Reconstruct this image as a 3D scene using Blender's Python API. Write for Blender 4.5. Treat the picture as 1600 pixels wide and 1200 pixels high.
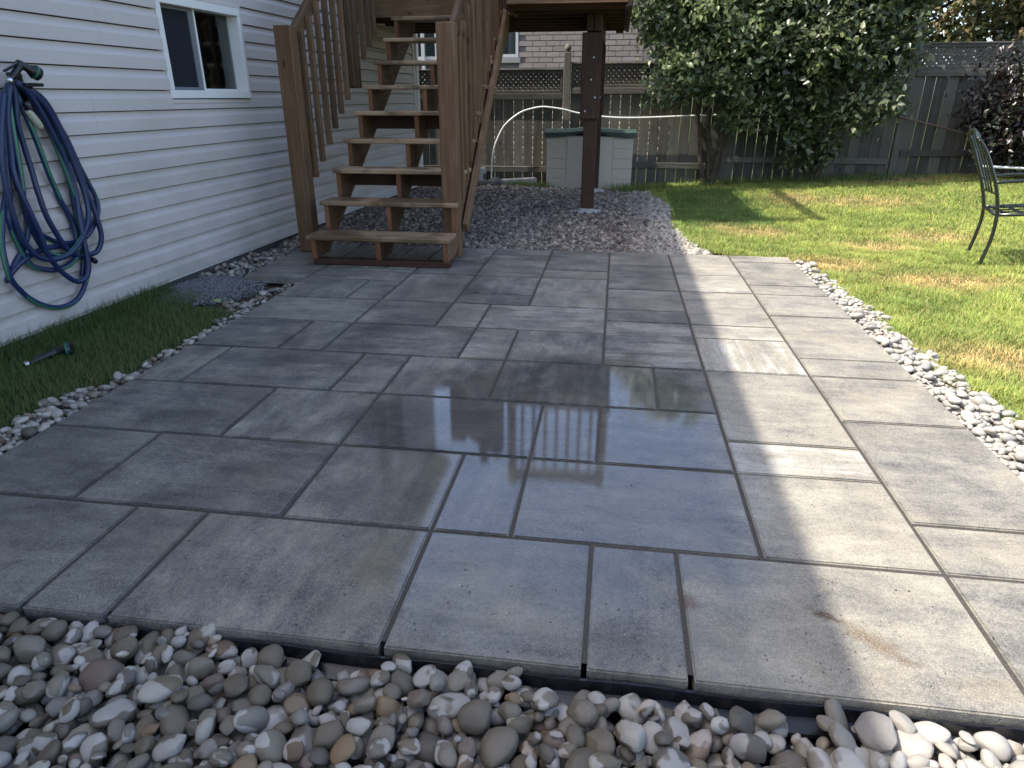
import bpy, bmesh, math, random
import numpy as np
from mathutils import Vector, Matrix, noise as mnoise

for o in list(bpy.data.objects): bpy.data.objects.remove(o, do_unlink=True)
random.seed(7); RNG = np.random.default_rng(11)
scene = bpy.context.scene
COL = scene.collection
R = math.radians

# ------------------------------------------------------------------ camera
CAMH = 1.25
PITCH, YAW, ROLL, FPX = 0.40120888, 0.14567116, -0.00124102, 1057.9173
fw = Vector((-math.sin(YAW)*math.cos(PITCH), math.cos(YAW)*math.cos(PITCH), -math.sin(PITCH)))
rt = Vector((math.cos(YAW), math.sin(YAW), 0)); up = rt.cross(fw)
rt2 = math.cos(ROLL)*rt + math.sin(ROLL)*up; up2 = -math.sin(ROLL)*rt + math.cos(ROLL)*up
cam = bpy.data.cameras.new('camera'); camo = bpy.data.objects.new('camera', cam); COL.objects.link(camo)
m = Matrix.Identity(4)
for i in range(3): m[i][0], m[i][1], m[i][2] = rt2[i], up2[i], -fw[i]
m[0][3], m[1][3], m[2][3] = 0, 0, CAMH
camo.matrix_world = m
cam.sensor_width = 36; cam.lens = 36*FPX/1600; cam.clip_end = 2000; cam.clip_start = 0.05
scene.camera = camo

# ------------------------------------------------------------------ light
SUN_TAN = 1.46                      # height / sideways length of a shadow
sun_to = Vector((-1.0, -0.20, SUN_TAN)).normalized()
world = bpy.data.worlds.new('World'); scene.world = world; world.use_nodes = True
nt = world.node_tree; nt.nodes.clear()
sky = nt.nodes.new('ShaderNodeTexSky'); sky.sky_type = 'NISHITA'; sky.sun_disc = False
sky.sun_elevation = math.asin(sun_to.z); sky.sun_rotation = math.atan2(sun_to.x, sun_to.y)
sky.air_density = 0.8; sky.dust_density = 2.7; sky.ozone_density = 0.2
bg = nt.nodes.new('ShaderNodeBackground'); bg.inputs[1].default_value = 0.15
wo = nt.nodes.new('ShaderNodeOutputWorld'); nt.links.new(sky.outputs[0], bg.inputs[0]); nt.links.new(bg.outputs[0], wo.inputs[0])
sl = bpy.data.lights.new('sun', 'SUN'); sl.energy = 2.65; sl.angle = R(0.53); sl.color = (1, 0.95, 0.86)
so = bpy.data.objects.new('sun', sl); COL.objects.link(so)
so.rotation_euler = sun_to.to_track_quat('Z', 'Y').to_euler(); so.location = (-6, 0, 12)
scene.cycles.max_bounces = 7; scene.cycles.diffuse_bounces = 3; scene.cycles.glossy_bounces = 3; scene.cycles.transparent_max_bounces = 6
scene.view_settings.view_transform = 'Standard'; scene.view_settings.look = 'None'
scene.view_settings.exposure = 1.72; scene.view_settings.gamma = 1; scene.view_settings.use_curve_mapping = False

# ------------------------------------------------------------------ pixel -> place helpers
def ray(px, py):
    return fw + rt2*((px-800)/FPX) - up2*((py-600)/FPX)
def atY(px, py, Y): d = ray(px, py); return Vector((0, 0, CAMH)) + d*(Y/d.y)
def atZ(px, py, z=0.0): d = ray(px, py); return Vector((0, 0, CAMH)) + d*((z-CAMH)/d.z)
TH = R(2.38); WD = Vector((math.sin(TH), math.cos(TH), 0)); WN = Vector((math.cos(TH), -math.sin(TH), 0)); CW = -3.36
def wallp(s, z, off=0.0): return WN*(CW+off) + WD*s + Vector((0, 0, z))
def onwall(px, py, off=0.0):
    d = ray(px, py); c = Vector((0, 0, CAMH)); t = (CW+off-c.dot(WN))/d.dot(WN); return c + d*t
GX0, GY0, GM = -0.00876, 1.7199, 0.5
def G(gx, gy): return GX0+GM*gx, GY0+GM*gy

# ------------------------------------------------------------------ object helpers
WL = {}
def tag(o, label=None, cat=None, group=None, kind=None):
    if label: o['label'] = label
    if cat: o['category'] = cat
    if group: o['group'] = group
    if kind: o['kind'] = kind
    return o
def thing(name, loc, label, cat, group=None, kind=None):
    o = bpy.data.objects.new(name, None); COL.objects.link(o); o.location = loc; o.empty_display_size = 0.1
    WL[o] = Vector(loc); return tag(o, label, cat, group, kind)
def link(name, me, mat, parent=None, loc=(0, 0, 0), rot=None):
    o = bpy.data.objects.new(name, me); COL.objects.link(o)
    if mat is not None and me is not None and len(me.materials) == 0: me.materials.append(mat)
    WL[o] = Vector(loc)
    if parent is not None:
        o.parent = parent; o.location = Vector(loc)-WL[parent]
    else: o.location = loc
    if rot is not None: o.rotation_euler = rot
    return o
_cache = {}
def boxmesh(sx, sy, sz, b=0.004, mat=None):
    """chamfered box centred on the origin"""
    key = (round(sx, 4), round(sy, 4), round(sz, 4), round(b, 4), mat.name if mat else '')
    if key in _cache: return _cache[key]
    bm = bmesh.new(); bmesh.ops.create_cube(bm, size=1)
    for v in bm.verts: v.co = Vector((v.co.x*sx, v.co.y*sy, v.co.z*sz))
    if b > 0: bmesh.ops.bevel(bm, geom=bm.edges[:], offset=min(b, 0.3*min(sx, sy, sz)), segments=1, affect='EDGES')
    me = bpy.data.meshes.new('board'); bm.to_mesh(me); bm.free()
    if mat: me.materials.append(mat)
    _cache[key] = me; return me
def box(name, lo, hi, mat, parent=None, b=0.004, rot=None):
    lo = Vector(lo); hi = Vector(hi); s = hi-lo
    return link(name, boxmesh(s.x, s.y, s.z, b, mat), mat, parent, (lo+hi)/2, rot)
def beam(name, a, b_, w, h, mat, parent=None, bev=0.004, upv=(0, 0, 1), ext=0.0):
    """board along local X from a to b; w across (local Y), h along local Z"""
    a = Vector(a); b_ = Vector(b_); d = b_-a; L = d.length+2*ext
    x = d.normalized(); z = Vector(upv); y = z.cross(x).normalized(); z = x.cross(y)
    o = link(name, boxmesh(L, w, h, bev, mat), mat, parent, (a+b_)/2)
    mm = Matrix((x, y, z)).transposed(); o.rotation_euler = mm.to_euler(); return o
def mesh_from(name, verts, faces, mat=None, smooth=False):
    me = bpy.data.meshes.new(name); me.from_pydata([tuple(v) for v in verts], [], faces); me.update()
    if smooth: me.polygons.foreach_set('use_smooth', [True]*len(me.polygons))
    if mat: me.materials.append(mat)
    return me
def tube_data(pts, rad, seg=10, caps=True):
    pts = [Vector(p) for p in pts]; n = len(pts); V = []; F = []
    rads = rad if isinstance(rad, (list, tuple)) else [rad]*n
    t0 = (pts[1]-pts[0]).normalized(); ref = Vector((0, 0, 1)) if abs(t0.z) < .9 else Vector((1, 0, 0))
    u = t0.cross(ref).normalized()
    for i in range(n):
        t = (pts[min(i+1, n-1)]-pts[max(i-1, 0)]).normalized()
        u = (u-t*u.dot(t)).normalized(); v = t.cross(u)
        for k in range(seg):
            a = 2*math.pi*k/seg; V.append(pts[i]+(u*math.cos(a)+v*math.sin(a))*rads[i])
    for i in range(n-1):
        for k in range(seg):
            k2 = (k+1) % seg; F.append((i*seg+k, i*seg+k2, (i+1)*seg+k2, (i+1)*seg+k))
    if caps: F.append(tuple(range(seg))[::-1]); F.append(tuple((n-1)*seg+k for k in range(seg)))
    return V, F
def tube(name, pts, rad, mat, parent=None, seg=10):
    V, F = tube_data(pts, rad, seg); c = Vector(pts[0]); return link(name, mesh_from(name, [v-c for v in V], F, mat, True), mat, parent, c)
def spline(pts, n=8, closed=False):
    pts = [Vector(p) for p in pts]; out = []
    for i in range(len(pts)-1):
        p0 = pts[max(i-1, 0)]; p1 = pts[i]; p2 = pts[i+1]; p3 = pts[min(i+2, len(pts)-1)]
        for k in range(n):
            t = k/n; out.append(0.5*((2*p1)+(-p0+p2)*t+(2*p0-5*p1+4*p2-p3)*t*t+(-p0+3*p1-3*p2+p3)*t**3))
    out.append(pts[-1]); return out
def lathe(name, prof, axis, org, mat, parent=None, seg=20):
    """prof: (r, h) pairs along axis"""
    ax = Vector(axis).normalized(); u = ax.orthogonal().normalized(); v = ax.cross(u); V = []; F = []
    for r_, h in prof:
        for k in range(seg):
            a = 2*math.pi*k/seg; V.append(ax*h+(u*math.cos(a)+v*math.sin(a))*r_)
    for i in range(len(prof)-1):
        for k in range(seg):
            k2 = (k+1) % seg; F.append((i*seg+k, i*seg+k2, (i+1)*seg+k2, (i+1)*seg+k))
    F.append(tuple(range(seg))[::-1]); F.append(tuple((len(prof)-1)*seg+k for k in range(seg)))
    return link(name, mesh_from(name, V, F, mat, True), mat, parent, org)
def swarm(name, tv, tf, mats, trans, cols=None, mat=None, smooth=False):
    """many copies of a small triangle template in one mesh (numpy)"""
    tv = np.asarray(tv, np.float32); tf = np.asarray(tf, np.int32); n = len(trans); nv = len(tv); nf = len(tf)
    V = np.einsum('nij,vj->nvi', mats.astype(np.float32), tv)+trans[:, None, :].astype(np.float32)
    F = (tf[None]+(np.arange(n)*nv)[:, None, None]).reshape(-1)
    me = bpy.data.meshes.new(name); me.vertices.add(n*nv); me.vertices.foreach_set('co', V.reshape(-1))
    me.loops.add(len(F)); me.loops.foreach_set('vertex_index', F.astype(np.int32))
    me.polygons.add(n*nf); me.polygons.foreach_set('loop_start', np.arange(0, 3*n*nf, 3, dtype=np.int32))
    me.polygons.foreach_set('loop_total', np.full(n*nf, 3, np.int32))
    if smooth: me.polygons.foreach_set('use_smooth', np.ones(n*nf, bool))
    if cols is not None:
        a = me.color_attributes.new('Col', 'FLOAT_COLOR', 'POINT')
        if cols.ndim == 2: cols = np.repeat(cols[:, None, :], nv, 1)
        c4 = np.ones((n*nv, 4), np.float32); c4[:, :3] = cols.reshape(-1, 3); a.data.foreach_set('color', c4.reshape(-1))
    me.update(); me.validate()
    if mat: me.materials.append(mat)
    return me
def rotmats(n, tilt=None):
    """random rotations"""
    q = RNG.normal(size=(n, 4)); q /= np.linalg.norm(q, axis=1, keepdims=True); w, x, y, z = q.T
    return np.stack([np.stack([1-2*(y*y+z*z), 2*(x*y-z*w), 2*(x*z+y*w)], 1), np.stack([2*(x*y+z*w), 1-2*(x*x+z*z), 2*(y*z-x*w)], 1), np.stack([2*(x*z-y*w), 2*(y*z+x*w), 1-2*(x*x+y*y)], 1)], 1)
def frames(zdir, xdir):
    z = zdir/np.linalg.norm(zdir, axis=1, keepdims=True); x = xdir-(xdir*z).sum(1, keepdims=True)*z; x /= np.linalg.norm(x, axis=1, keepdims=True)+1e-9
    return np.stack([x, np.cross(z, x), z], 2)

# ------------------------------------------------------------------ material helpers
class N:
    def __init__(s, name):
        s.m = bpy.data.materials.new(name); s.m.use_nodes = True; s.t = s.m.node_tree; s.t.nodes.clear()
        s.out = s.t.nodes.new('ShaderNodeOutputMaterial'); s.p = s.t.nodes.new('ShaderNodeBsdfPrincipled'); s.t.links.new(s.p.outputs[0], s.out.inputs[0])
    def n(s, typ, **kw):
        nd = s.t.nodes.new('ShaderNode'+typ)
        for k, v in kw.items():
            if k.startswith('i_'):
                key = k[2:]; key = int(key) if key.isdigit() else key.replace('_', ' '); s.set(nd.inputs[key], v)
            else: setattr(nd, k, v)
        return nd
    def set(s, inp, v):
        if isinstance(v, bpy.types.NodeSocket): s.t.links.new(v, inp)
        elif isinstance(v, bpy.types.Node): s.t.links.new(v.outputs[0], inp)
        else: inp.default_value = v
    def P(s, **kw):
        for k, v in kw.items():
            key = k.replace('_', ' ')
            if isinstance(v, tuple) and len(v) == 3: v = v+(1,)
            s.set(s.p.inputs[key], v)
    def obj(s): return s.n('TexCoord').outputs['Object']
    def pos(s): return s.n('NewGeometry').outputs['Position']
    def map(s, vec, sc=(1, 1, 1), loc=(0, 0, 0)):
        nd = s.n('Mapping'); s.set(nd.inputs[0], vec); nd.inputs['Scale'].default_value = sc
        if isinstance(loc, tuple): nd.inputs['Location'].default_value = loc
        else: s.set(nd.inputs['Location'], loc)
        return nd.outputs[0]
    def noise(s, vec, scale=5, det=4, rough=.55, dist=0):
        nd = s.n('TexNoise'); s.set(nd.inputs['Vector'], vec); s.set(nd.inputs['Scale'], scale); nd.inputs['Detail'].default_value = det
        nd.inputs['Roughness'].default_value = rough; nd.inputs['Distortion'].default_value = dist; return nd.outputs[0]
    def ramp(s, fac, stops, interp='LINEAR'):
        nd = s.n('ValToRGB'); s.set(nd.inputs[0], fac); cr = nd.color_ramp; cr.interpolation = interp
        while len(cr.elements) < len(stops): cr.elements.new(0.5)
        for e, (p_, c) in zip(cr.elements, stops):
            e.position = p_; e.color = (c, c, c, 1) if not isinstance(c, tuple) else c+(1,)
        return nd.outputs[0]
    def math(s, op, a, b=0.0, c=None, clamp=False):
        nd = s.n('Math', operation=op, use_clamp=clamp); s.set(nd.inputs[0], a); s.set(nd.inputs[1], b)
        if c is not None: s.set(nd.inputs[2], c)
        return nd.outputs[0]
    def mix(s, fac, a, b, typ='MIX'):
        nd = s.n('Mix', data_type='RGBA', blend_type=typ); s.set(nd.inputs[0], fac)
        for i, v in ((6, a), (7, b)):
            if isinstance(v, tuple) and len(v) == 3: v = v+(1,)
            s.set(nd.inputs[i], v)
        return nd.outputs[2]
    def rand(s): return s.n('ObjectInfo').outputs['Random']
    def shift(s, vec, k=37.0):
        """offset coordinates by the object's random number"""
        v = s.n('VectorMath', operation='ADD'); s.set(v.inputs[0], vec)
        c = s.n('CombineXYZ'); r_ = s.math('MULTIPLY', s.rand(), k); s.set(c.inputs[0], r_); s.set(c.inputs[1], s.math('MULTIPLY', r_, 1.7)); s.set(c.inputs[2], s.math('MULTIPLY', r_, 2.3))
        s.set(v.inputs[1], c.outputs[0]); return v.outputs[0]
    def bump(s, h, strength=.3, dist=.01):
        nd = s.n('Bump'); nd.inputs['Strength'].default_value = strength; nd.inputs['Distance'].default_value = dist; s.set(nd.inputs['Height'], h)
        s.set(s.p.inputs['Normal'], nd.outputs[0]); return nd
    def rng(s, v, a, b, c, d):
        nd = s.n('MapRange'); s.set(nd.inputs[0], v); nd.inputs[1].default_value = a; nd.inputs[2].default_value = b; nd.inputs[3].default_value = c; nd.inputs[4].default_value = d; return nd.outputs[0]
def plain(name, col, rough=.5, metal=0.0, spec=.5, bumps=0, var=.15, sc=12):
    n = N(name); v = n.shift(n.obj()); f = n.noise(v, sc, 4)
    n.P(Base_Color=n.mix(f, tuple(c*(1-var) for c in col), tuple(min(1, c*(1+var)) for c in col)), Metallic=metal, Specular_IOR_Level=spec,
        Roughness=n.rng(n.noise(v, sc*2.3, 3), .3, .7, max(.02, rough-.08), min(1, rough+.08)))
    if bumps: n.bump(n.noise(v, sc*8, 4), bumps, .004)
    return n.m
def wood(name, cols, axis, rough=.65, var=.5, wet=None, knots=True, bump=.35):
    """cols: dark, mid, light; axis: the local axis the grain runs along"""
    n = N(name); v = n.shift(n.obj(), 23)
    st = [14.0, 14.0, 14.0]; st['xyz'.index(axis)] = 0.8
    g = n.noise(n.map(v, tuple(st)), 2.6, 6, .62, .6)
    fs = [60.0, 60.0, 60.0]; fs['xyz'.index(axis)] = 2.2
    fine = n.noise(n.map(v, tuple(fs)), 2.0, 4, .6)
    blo = n.noise(v, 3.2, 4, .6)
    c = n.ramp(n.math('ADD', n.math('MULTIPLY', g, .7), n.math('MULTIPLY', fine, .3)), [(.3, cols[0]), (.5, cols[1]), (.72, cols[2])])
    c = n.mix(n.math('MULTIPLY', n.ramp(blo, [(.35, 0.0), (.7, 1.0)]), .45), c, cols[0])
    c = n.mix(n.math('MULTIPLY', n.rand(), var), c, n.mix(.5, c, cols[2]))
    hsv = n.n('HueSaturation'); n.set(hsv.inputs['Value'], n.rng(n.rand(), 0, 1, .78, 1.18)); n.set(hsv.inputs['Color'], c); c = hsv.outputs[0]
    if knots:
        ks = [5.0, 5.0, 5.0]; ks['xyz'.index(axis)] = 2.0
        vo = n.n('TexVoronoi'); n.set(vo.inputs['Vector'], n.map(v, tuple(ks))); vo.inputs['Scale'].default_value = 1.1
        c = n.mix(n.ramp(vo.outputs['Distance'], [(.04, .85), (.1, 0.0)]), c, tuple(x*.35 for x in cols[0]))
    ro = n.rng(blo, .3, .7, rough-.1, rough+.1)
    if wet is not None:
        wm = n.ramp(n.noise(n.pos(), wet, 3, .5), [(.47, 0.0), (.56, 1.0)]); c = n.mix(wm, c, n.mix(.62, c, tuple(x*.35 for x in cols[0]))); ro = n.mix(wm, ro, (.28, .28, .28))
    n.P(Base_Color=c, Roughness=ro, Specular_IOR_Level=.35)
    n.bump(n.math('ADD', g, n.math('MULTIPLY', fine, .6)), bump, .004)
    return n.m

# ------------------------------------------------------------------ materials
def paver_material():
    n = N('paver_concrete'); ob = n.obj(); v = n.shift(ob, 61); pos = n.pos()
    oi = n.n('ObjectInfo'); sep = n.n('SeparateColor'); n.set(sep.inputs[0], oi.outputs['Color']); light, streak, ori = sep.outputs
    swap = n.n('Mapping'); n.set(swap.inputs[0], v); swap.inputs['Rotation'].default_value = (0, 0, math.pi/2)
    vo = n.mix(ori, v, swap.outputs[0])                     # grain runs along local X or local Y
    st = n.noise(n.map(vo, (1.5, 5.0, 1)), 1.9, 7, .72, .35)
    blot = n.noise(v, 4.5, 8, .74, .3)
    fine = n.noise(ob, 75, 4, .75)
    f = n.math('ADD', n.math('MULTIPLY', st, .50), n.math('MULTIPLY', blot, .50))
    f = n.math('ADD', f, n.math('MULTIPLY', n.math('SUBTRACT', light, .5), .22)); f = n.math('ADD', f, n.math('MULTIPLY', n.math('SUBTRACT', fine, .5), .34))
    c = n.ramp(f, [(.34, (.055, .053, .050)), (.43, (.116, .109, .099)), (.51, (.185, .172, .145)), (.58, (.245, .225, .178)), (.70, (.33, .303, .24))])
    wn = n.noise(n.map(vo, (1.6, 16, 1)), 1.6, 4, .6, .5)
    wm = n.math('MULTIPLY', n.math('MULTIPLY', n.ramp(wn, [(.46, 0.0), (.6, 1.0)]), n.ramp(blot, [(.4, .1), (.58, 1.0)])), streak)
    c = n.mix(n.math('MULTIPLY', wm, .75, clamp=True), c, (.45, .44, .41))
    es = n.ramp(n.noise(pos, 2.4, 6, .7), [(.48, 0.0), (.68, 1.0)]); c = n.mix(n.math('MULTIPLY', es, .38), c, n.mix(.5, c, (.19, .145, .075)))
    crack = n.noise(n.map(pos, (1, 1, 1), (9, 2, 0)), 30, 6, .8); c = n.mix(n.rng(crack, .55, .72, 0, .55), c, n.mix(1.0, c, (.42, .42, .42), 'MULTIPLY'))
    edge = n.noise(pos, 38, 4, .7); edge = n.math('MULTIPLY', n.math('SUBTRACT', edge, .5), 2.2)
    for cx, cy, rx, ry, ang, col, k in SPOTS:
        mp = n.n('Mapping', vector_type='TEXTURE'); n.set(mp.inputs[0], pos); mp.inputs['Location'].default_value = (cx, cy, 0); mp.inputs['Rotation'].default_value = (0, 0, ang); mp.inputs['Scale'].default_value = (rx, ry, 5)
        ln = n.n('VectorMath', operation='LENGTH'); n.set(ln.inputs[0], mp.outputs[0])
        c = n.mix(n.ramp(n.math('ADD', ln.outputs['Value'], edge), [(.35, k), (1.15, 0.0)]), c, col)
    sp = n.noise(ob, 260, 2, .7); c = n.mix(n.rng(sp, .54, .72, .0, .5), c, (.5, .48, .44)); c = n.mix(n.rng(sp, .46, .28, .0, .55), c, (.06, .06, .06))
    pv = n.n('TexVoronoi'); n.set(pv.inputs['Vector'], v); pv.inputs['Scale'].default_value = 75
    thr = n.math('MULTIPLY', n.ramp(n.noise(v, 15, 2), [(.5, 0.0), (.72, 1.0)]), .30)
    pit = n.math('LESS_THAN', pv.outputs['Distance'], thr); c = n.mix(n.math('MULTIPLY', pit, .65), c, (.04, .04, .04))
    # water lying on the slabs: a mirror in the middle of the terrace, damp patches further off
    mp = n.n('Mapping', vector_type='TEXTURE'); n.set(mp.inputs[0], pos); mp.inputs['Location'].default_value = (-.12, 2.35, 0); mp.inputs['Scale'].default_value = (1.05, 1.15, 9)
    ln = n.n('VectorMath', operation='LENGTH'); n.set(ln.inputs[0], mp.outputs[0])
    wn2 = n.noise(pos, 3.6, 6, .62)
    d = n.math('ADD', ln.outputs['Value'], n.math('MULTIPLY', n.math('SUBTRACT', wn2, .5), .9))
    wet = n.ramp(d, [(.70, 1.0), (1.12, 0.0)])
    far = n.math('MULTIPLY', n.ramp(n.noise(n.map(pos, (1, 1, 1), (3, 7, 0)), 1.3, 6, .65), [(.46, 0.0), (.58, 1.0)]), .6)
    dryside = n.rng(n.n('SeparateXYZ', i_0=pos).outputs[0], .38, .62, 1.0, 0.0)
    wet = n.math('MULTIPLY', wet, dryside); damp = n.math('MULTIPLY', n.math('MAXIMUM', wet, far), dryside)
    c = n.mix(n.math('MULTIPLY', damp, .8), c, n.mix(1.0, c, (.34, .34, .34), 'MULTIPLY'))
    grit = n.math('ADD', sp, n.math('MULTIPLY', n.math('ADD', fine, blot), .9))
    film = n.n('Bump'); film.inputs['Strength'].default_value = .008; film.inputs['Distance'].default_value = .004; n.set(film.inputs['Height'], n.math('ADD', n.math('MULTIPLY', fine, .7), sp))
    n.P(Base_Color=c, Roughness=n.rng(damp, 0, 1, .78, .45), Specular_IOR_Level=.35, Coat_Weight=n.math("MAXIMUM", n.math("MULTIPLY", wet, n.rng(fine, .3, .7, .78, 1.0)), n.math('MULTIPLY', damp, .45)), Coat_IOR=1.8, Coat_Roughness=n.rng(wet, 0, .6, .26, .008), Coat_Normal=film.outputs[0])
    n.bump(grit, .55, .004)
    return n.m
SPOTS = [(.70, 1.42, .12, .04, -.72, (.13, .085, .045), .72), (.60, 1.50, .05, .022, -.6, (.075, .042, .02), .9), (.255, 1.50, .035, .05, .5, (.12, .065, .03), .8),
         (-.63, 1.52, .06, .14, .1, (.2, .16, .10), .5), (.92, 1.3, .12, .05, .2, (.2, .16, .1), .35), (-1.20, 1.95, .10, .1, 0, (.2, .16, .10), .3)]
M_PAVER = paver_material()
def joint_material():
    n = N('joint_sand'); p = n.pos(); f = n.noise(p, 160, 4, .7)
    n.P(Base_Color=n.ramp(f, [(.3, (.02, .018, .015)), (.7, (.085, .074, .058))]), Roughness=.8); n.bump(f, .6, .004); return n.m
M_JOINT = joint_material()
def ground_mat(name, a, b, c, sc=6, fine=120):
    n = N(name); p = n.pos(); f = n.noise(p, sc, 6, .65); g = n.noise(p, fine, 3, .7)
    n.P(Base_Color=n.mix(n.math('MULTIPLY', g, .6), n.ramp(f, [(.32, a), (.5, b), (.7, c)]), a), Roughness=.95, Specular_IOR_Level=.1)
    n.bump(n.math('ADD', f, g), .8, .015); return n.m
M_SOIL = ground_mat('soil', (.035, .028, .018), (.07, .055, .035), (.11, .09, .06))
M_TURF = ground_mat('turf', (.06, .075, .02), (.12, .14, .045), (.22, .19, .08), 5)
M_GRIT = ground_mat('fine_grit', (.05, .05, .052), (.12, .118, .115), (.2, .195, .185), 60, 300)
M_FARGRASS = ground_mat('far_grass', (.04, .06, .02), (.07, .10, .03), (.12, .13, .05), 2)
def attr_mat(name, rough=.6, trans=0.0, spec=.3, bump=0, soft=0.0):
    n = N(name); a = n.n('VertexColor', layer_name='Col'); n.P(Base_Color=a.outputs[0], Roughness=rough, Specular_IOR_Level=spec)
    if bump: n.bump(n.noise(n.pos(), 60, 4), bump, .004)
    if soft:                                    # blades shade partly like the sward they form
        g = n.n('NewGeometry'); sc_ = n.n('VectorMath', operation='SCALE'); n.set(sc_.inputs[0], g.outputs['Normal']); sc_.inputs['Scale'].default_value = 1-soft
        ad = n.n('VectorMath', operation='ADD'); n.set(ad.inputs[0], sc_.outputs[0]); ad.inputs[1].default_value = (0, 0, soft); nm_ = n.n('VectorMath', operation='NORMALIZE'); n.set(nm_.inputs[0], ad.outputs[0]); n.set(n.p.inputs['Normal'], nm_.outputs[0])
    if trans:
        tr = n.n('BsdfTranslucent'); hs = n.n('HueSaturation'); n.set(hs.inputs['Color'], a.outputs[0]); hs.inputs['Value'].default_value = 1.5; hs.inputs['Saturation'].default_value = 1.1; n.set(tr.inputs[0], hs.outputs[0])
        mx = n.n('MixShader'); mx.inputs[0].default_value = trans; n.t.links.new(n.p.outputs[0], mx.inputs[1]); n.t.links.new(tr.outputs[0], mx.inputs[2]); n.t.links.new(mx.outputs[0], n.out.inputs[0])
    return n.m
M_GRASS = attr_mat('grass_blades', .5, .22, .3, soft=.45)
M_LEAF = attr_mat('leaves', .34, .28, .55, soft=.25)
M_CRUSH = attr_mat('crushed_stone', .8, 0, .3, .5)
def pebble_material():
    n = N('river_stone'); v = n.shift(n.obj(), 91); r_ = n.rand()
    base = n.ramp(r_, [(0.0, (.09, .085, .08)), (.10, (.16, .13, .088)), (.22, (.19, .165, .12)), (.34, (.25, .205, .14)), (.46, (.12, .115, .108)), (.56, (.22, .185, .135)), (.66, (.32, .29, .23)), (.76, (.19, .17, .14)), (.84, (.36, .34, .30)), (.90, (.17, .095, .07)), (.94, (.36, .24, .12)), (1.0, (.24, .23, .225))])
    mot = n.noise(v, 1.6, 6, .7); base = n.mix(n.rng(mot, .3, .7, 0, .6), base, n.mix(.6, base, (.24, .195, .14)))
    fine = n.noise(v, 9, 4, .75); base = n.mix(n.rng(fine, .5, .8, 0, .5), base, n.mix(.6, base, (.05, .045, .04)))
    # chalky dry patches with crisp borders beside damp stone
    dm = n.noise(v, .5, 2, .4); damp = n.ramp(dm, [(.48, 1.0), (.51, 0.0)])
    sunny = n.rng(n.n('SeparateXYZ', i_0=n.pos()).outputs[0], .45, .75, 1, 0)
    allwet = n.math('LESS_THAN', n.math('FRACT', n.math('MULTIPLY', r_, 17.3)), .55)
    damp = n.math('MULTIPLY', n.math('MAXIMUM', damp, allwet), sunny)
    dry = n.mix(.5, base, (.43, .415, .385)); wetc = n.mix(.85, base, n.mix(.55, base, (.04, .031, .018)))
    n.P(Base_Color=n.mix(damp, dry, wetc), Roughness=n.rng(damp, 0, 1, .7, .42), Specular_IOR_Level=.35)
    n.bump(n.math('ADD', n.noise(v, 14, 4, .7), mot), .25, .01); return n.m
M_PEB = pebble_material()
def pebble_attr():
    n = N('river_stone_fill'); a = n.n('VertexColor', layer_name='Col').outputs[0]; p = n.pos(); mot = n.noise(p, 45, 5, .7)
    base = n.mix(n.rng(mot, .35, .7, 0, .6), a, n.mix(.6, a, (.24, .195, .14)))
    damp = n.math('MULTIPLY', n.ramp(n.noise(p, 16, 2, .4), [(.50, 1.0), (.53, 0.0)]), n.rng(n.n('SeparateXYZ', i_0=p).outputs[0], .45, .75, 1, 0))
    c = n.mix(damp, n.mix(.45, base, (.42, .405, .375)), n.mix(.6, base, n.mix(.5, base, (.04, .031, .018))))
    n.P(Base_Color=c, Roughness=n.rng(damp, 0, 1, .68, .42), Specular_IOR_Level=.35); n.bump(n.noise(p, 130, 3, .7), .3, .003); return n.m
M_PEBFILL = pebble_attr()
def siding_material():
    n = N('vinyl_siding'); p = n.pos(); ob = n.shift(n.obj(), 9)
    z = n.n('SeparateXYZ', i_0=p).outputs[2]; y = n.n('SeparateXYZ', i_0=p).outputs[1]
    grain = n.noise(n.map(ob, (60, 2.0, 60)), 3, 3, .6)
    d = n.noise(n.map(p, (1, .9, 2.2)), 1.6, 6, .65); c = n.mix(n.rng(n.rand(), 0, 1, 0, .35), (.555, .50, .47), (.59, .535, .50))
    grime = n.math('MULTIPLY', n.ramp(d, [(.42, 0.0), (.72, 1.0)]), n.rng(z, 1.4, 0.0, .12, .75))
    c = n.mix(grime, c, (.30, .295, .21))
    sc = n.ramp(n.noise(n.map(p, (1, 3, 9)), 5, 6, .7), [(.62, 0.0), (.78, .3)]); c = n.mix(sc, c, (.3, .29, .28))
    n.P(Base_Color=c, Roughness=n.rng(d, .3, .7, .42, .6), Specular_IOR_Level=.3); n.bump(grain, .06, .002); return n.m
M_SIDING = siding_material()
M_WHITE = plain('white_vinyl', (.78, .76, .72), .35, var=.05)
M_TRIM = plain('siding_trim', (.6, .54, .49), .45, var=.08)
M_FOUND = plain('foundation_and_lap_shade', (.07, .068, .065), .85, bumps=.5)
M_SHINGLE = plain('roof_shingle', (.07, .065, .062), .9, bumps=.6, sc=30)
M_SOFFIT = plain('soffit', (.45, .44, .42), .5, var=.06)
M_ROOM = plain('dark_room', (.02, .02, .024), .9)
M_CURTAIN = plain('curtain', (.075, .085, .10), .9)
M_SCREEN = plain('insect_screen', (.018, .019, .024), .75, spec=.2)
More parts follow.
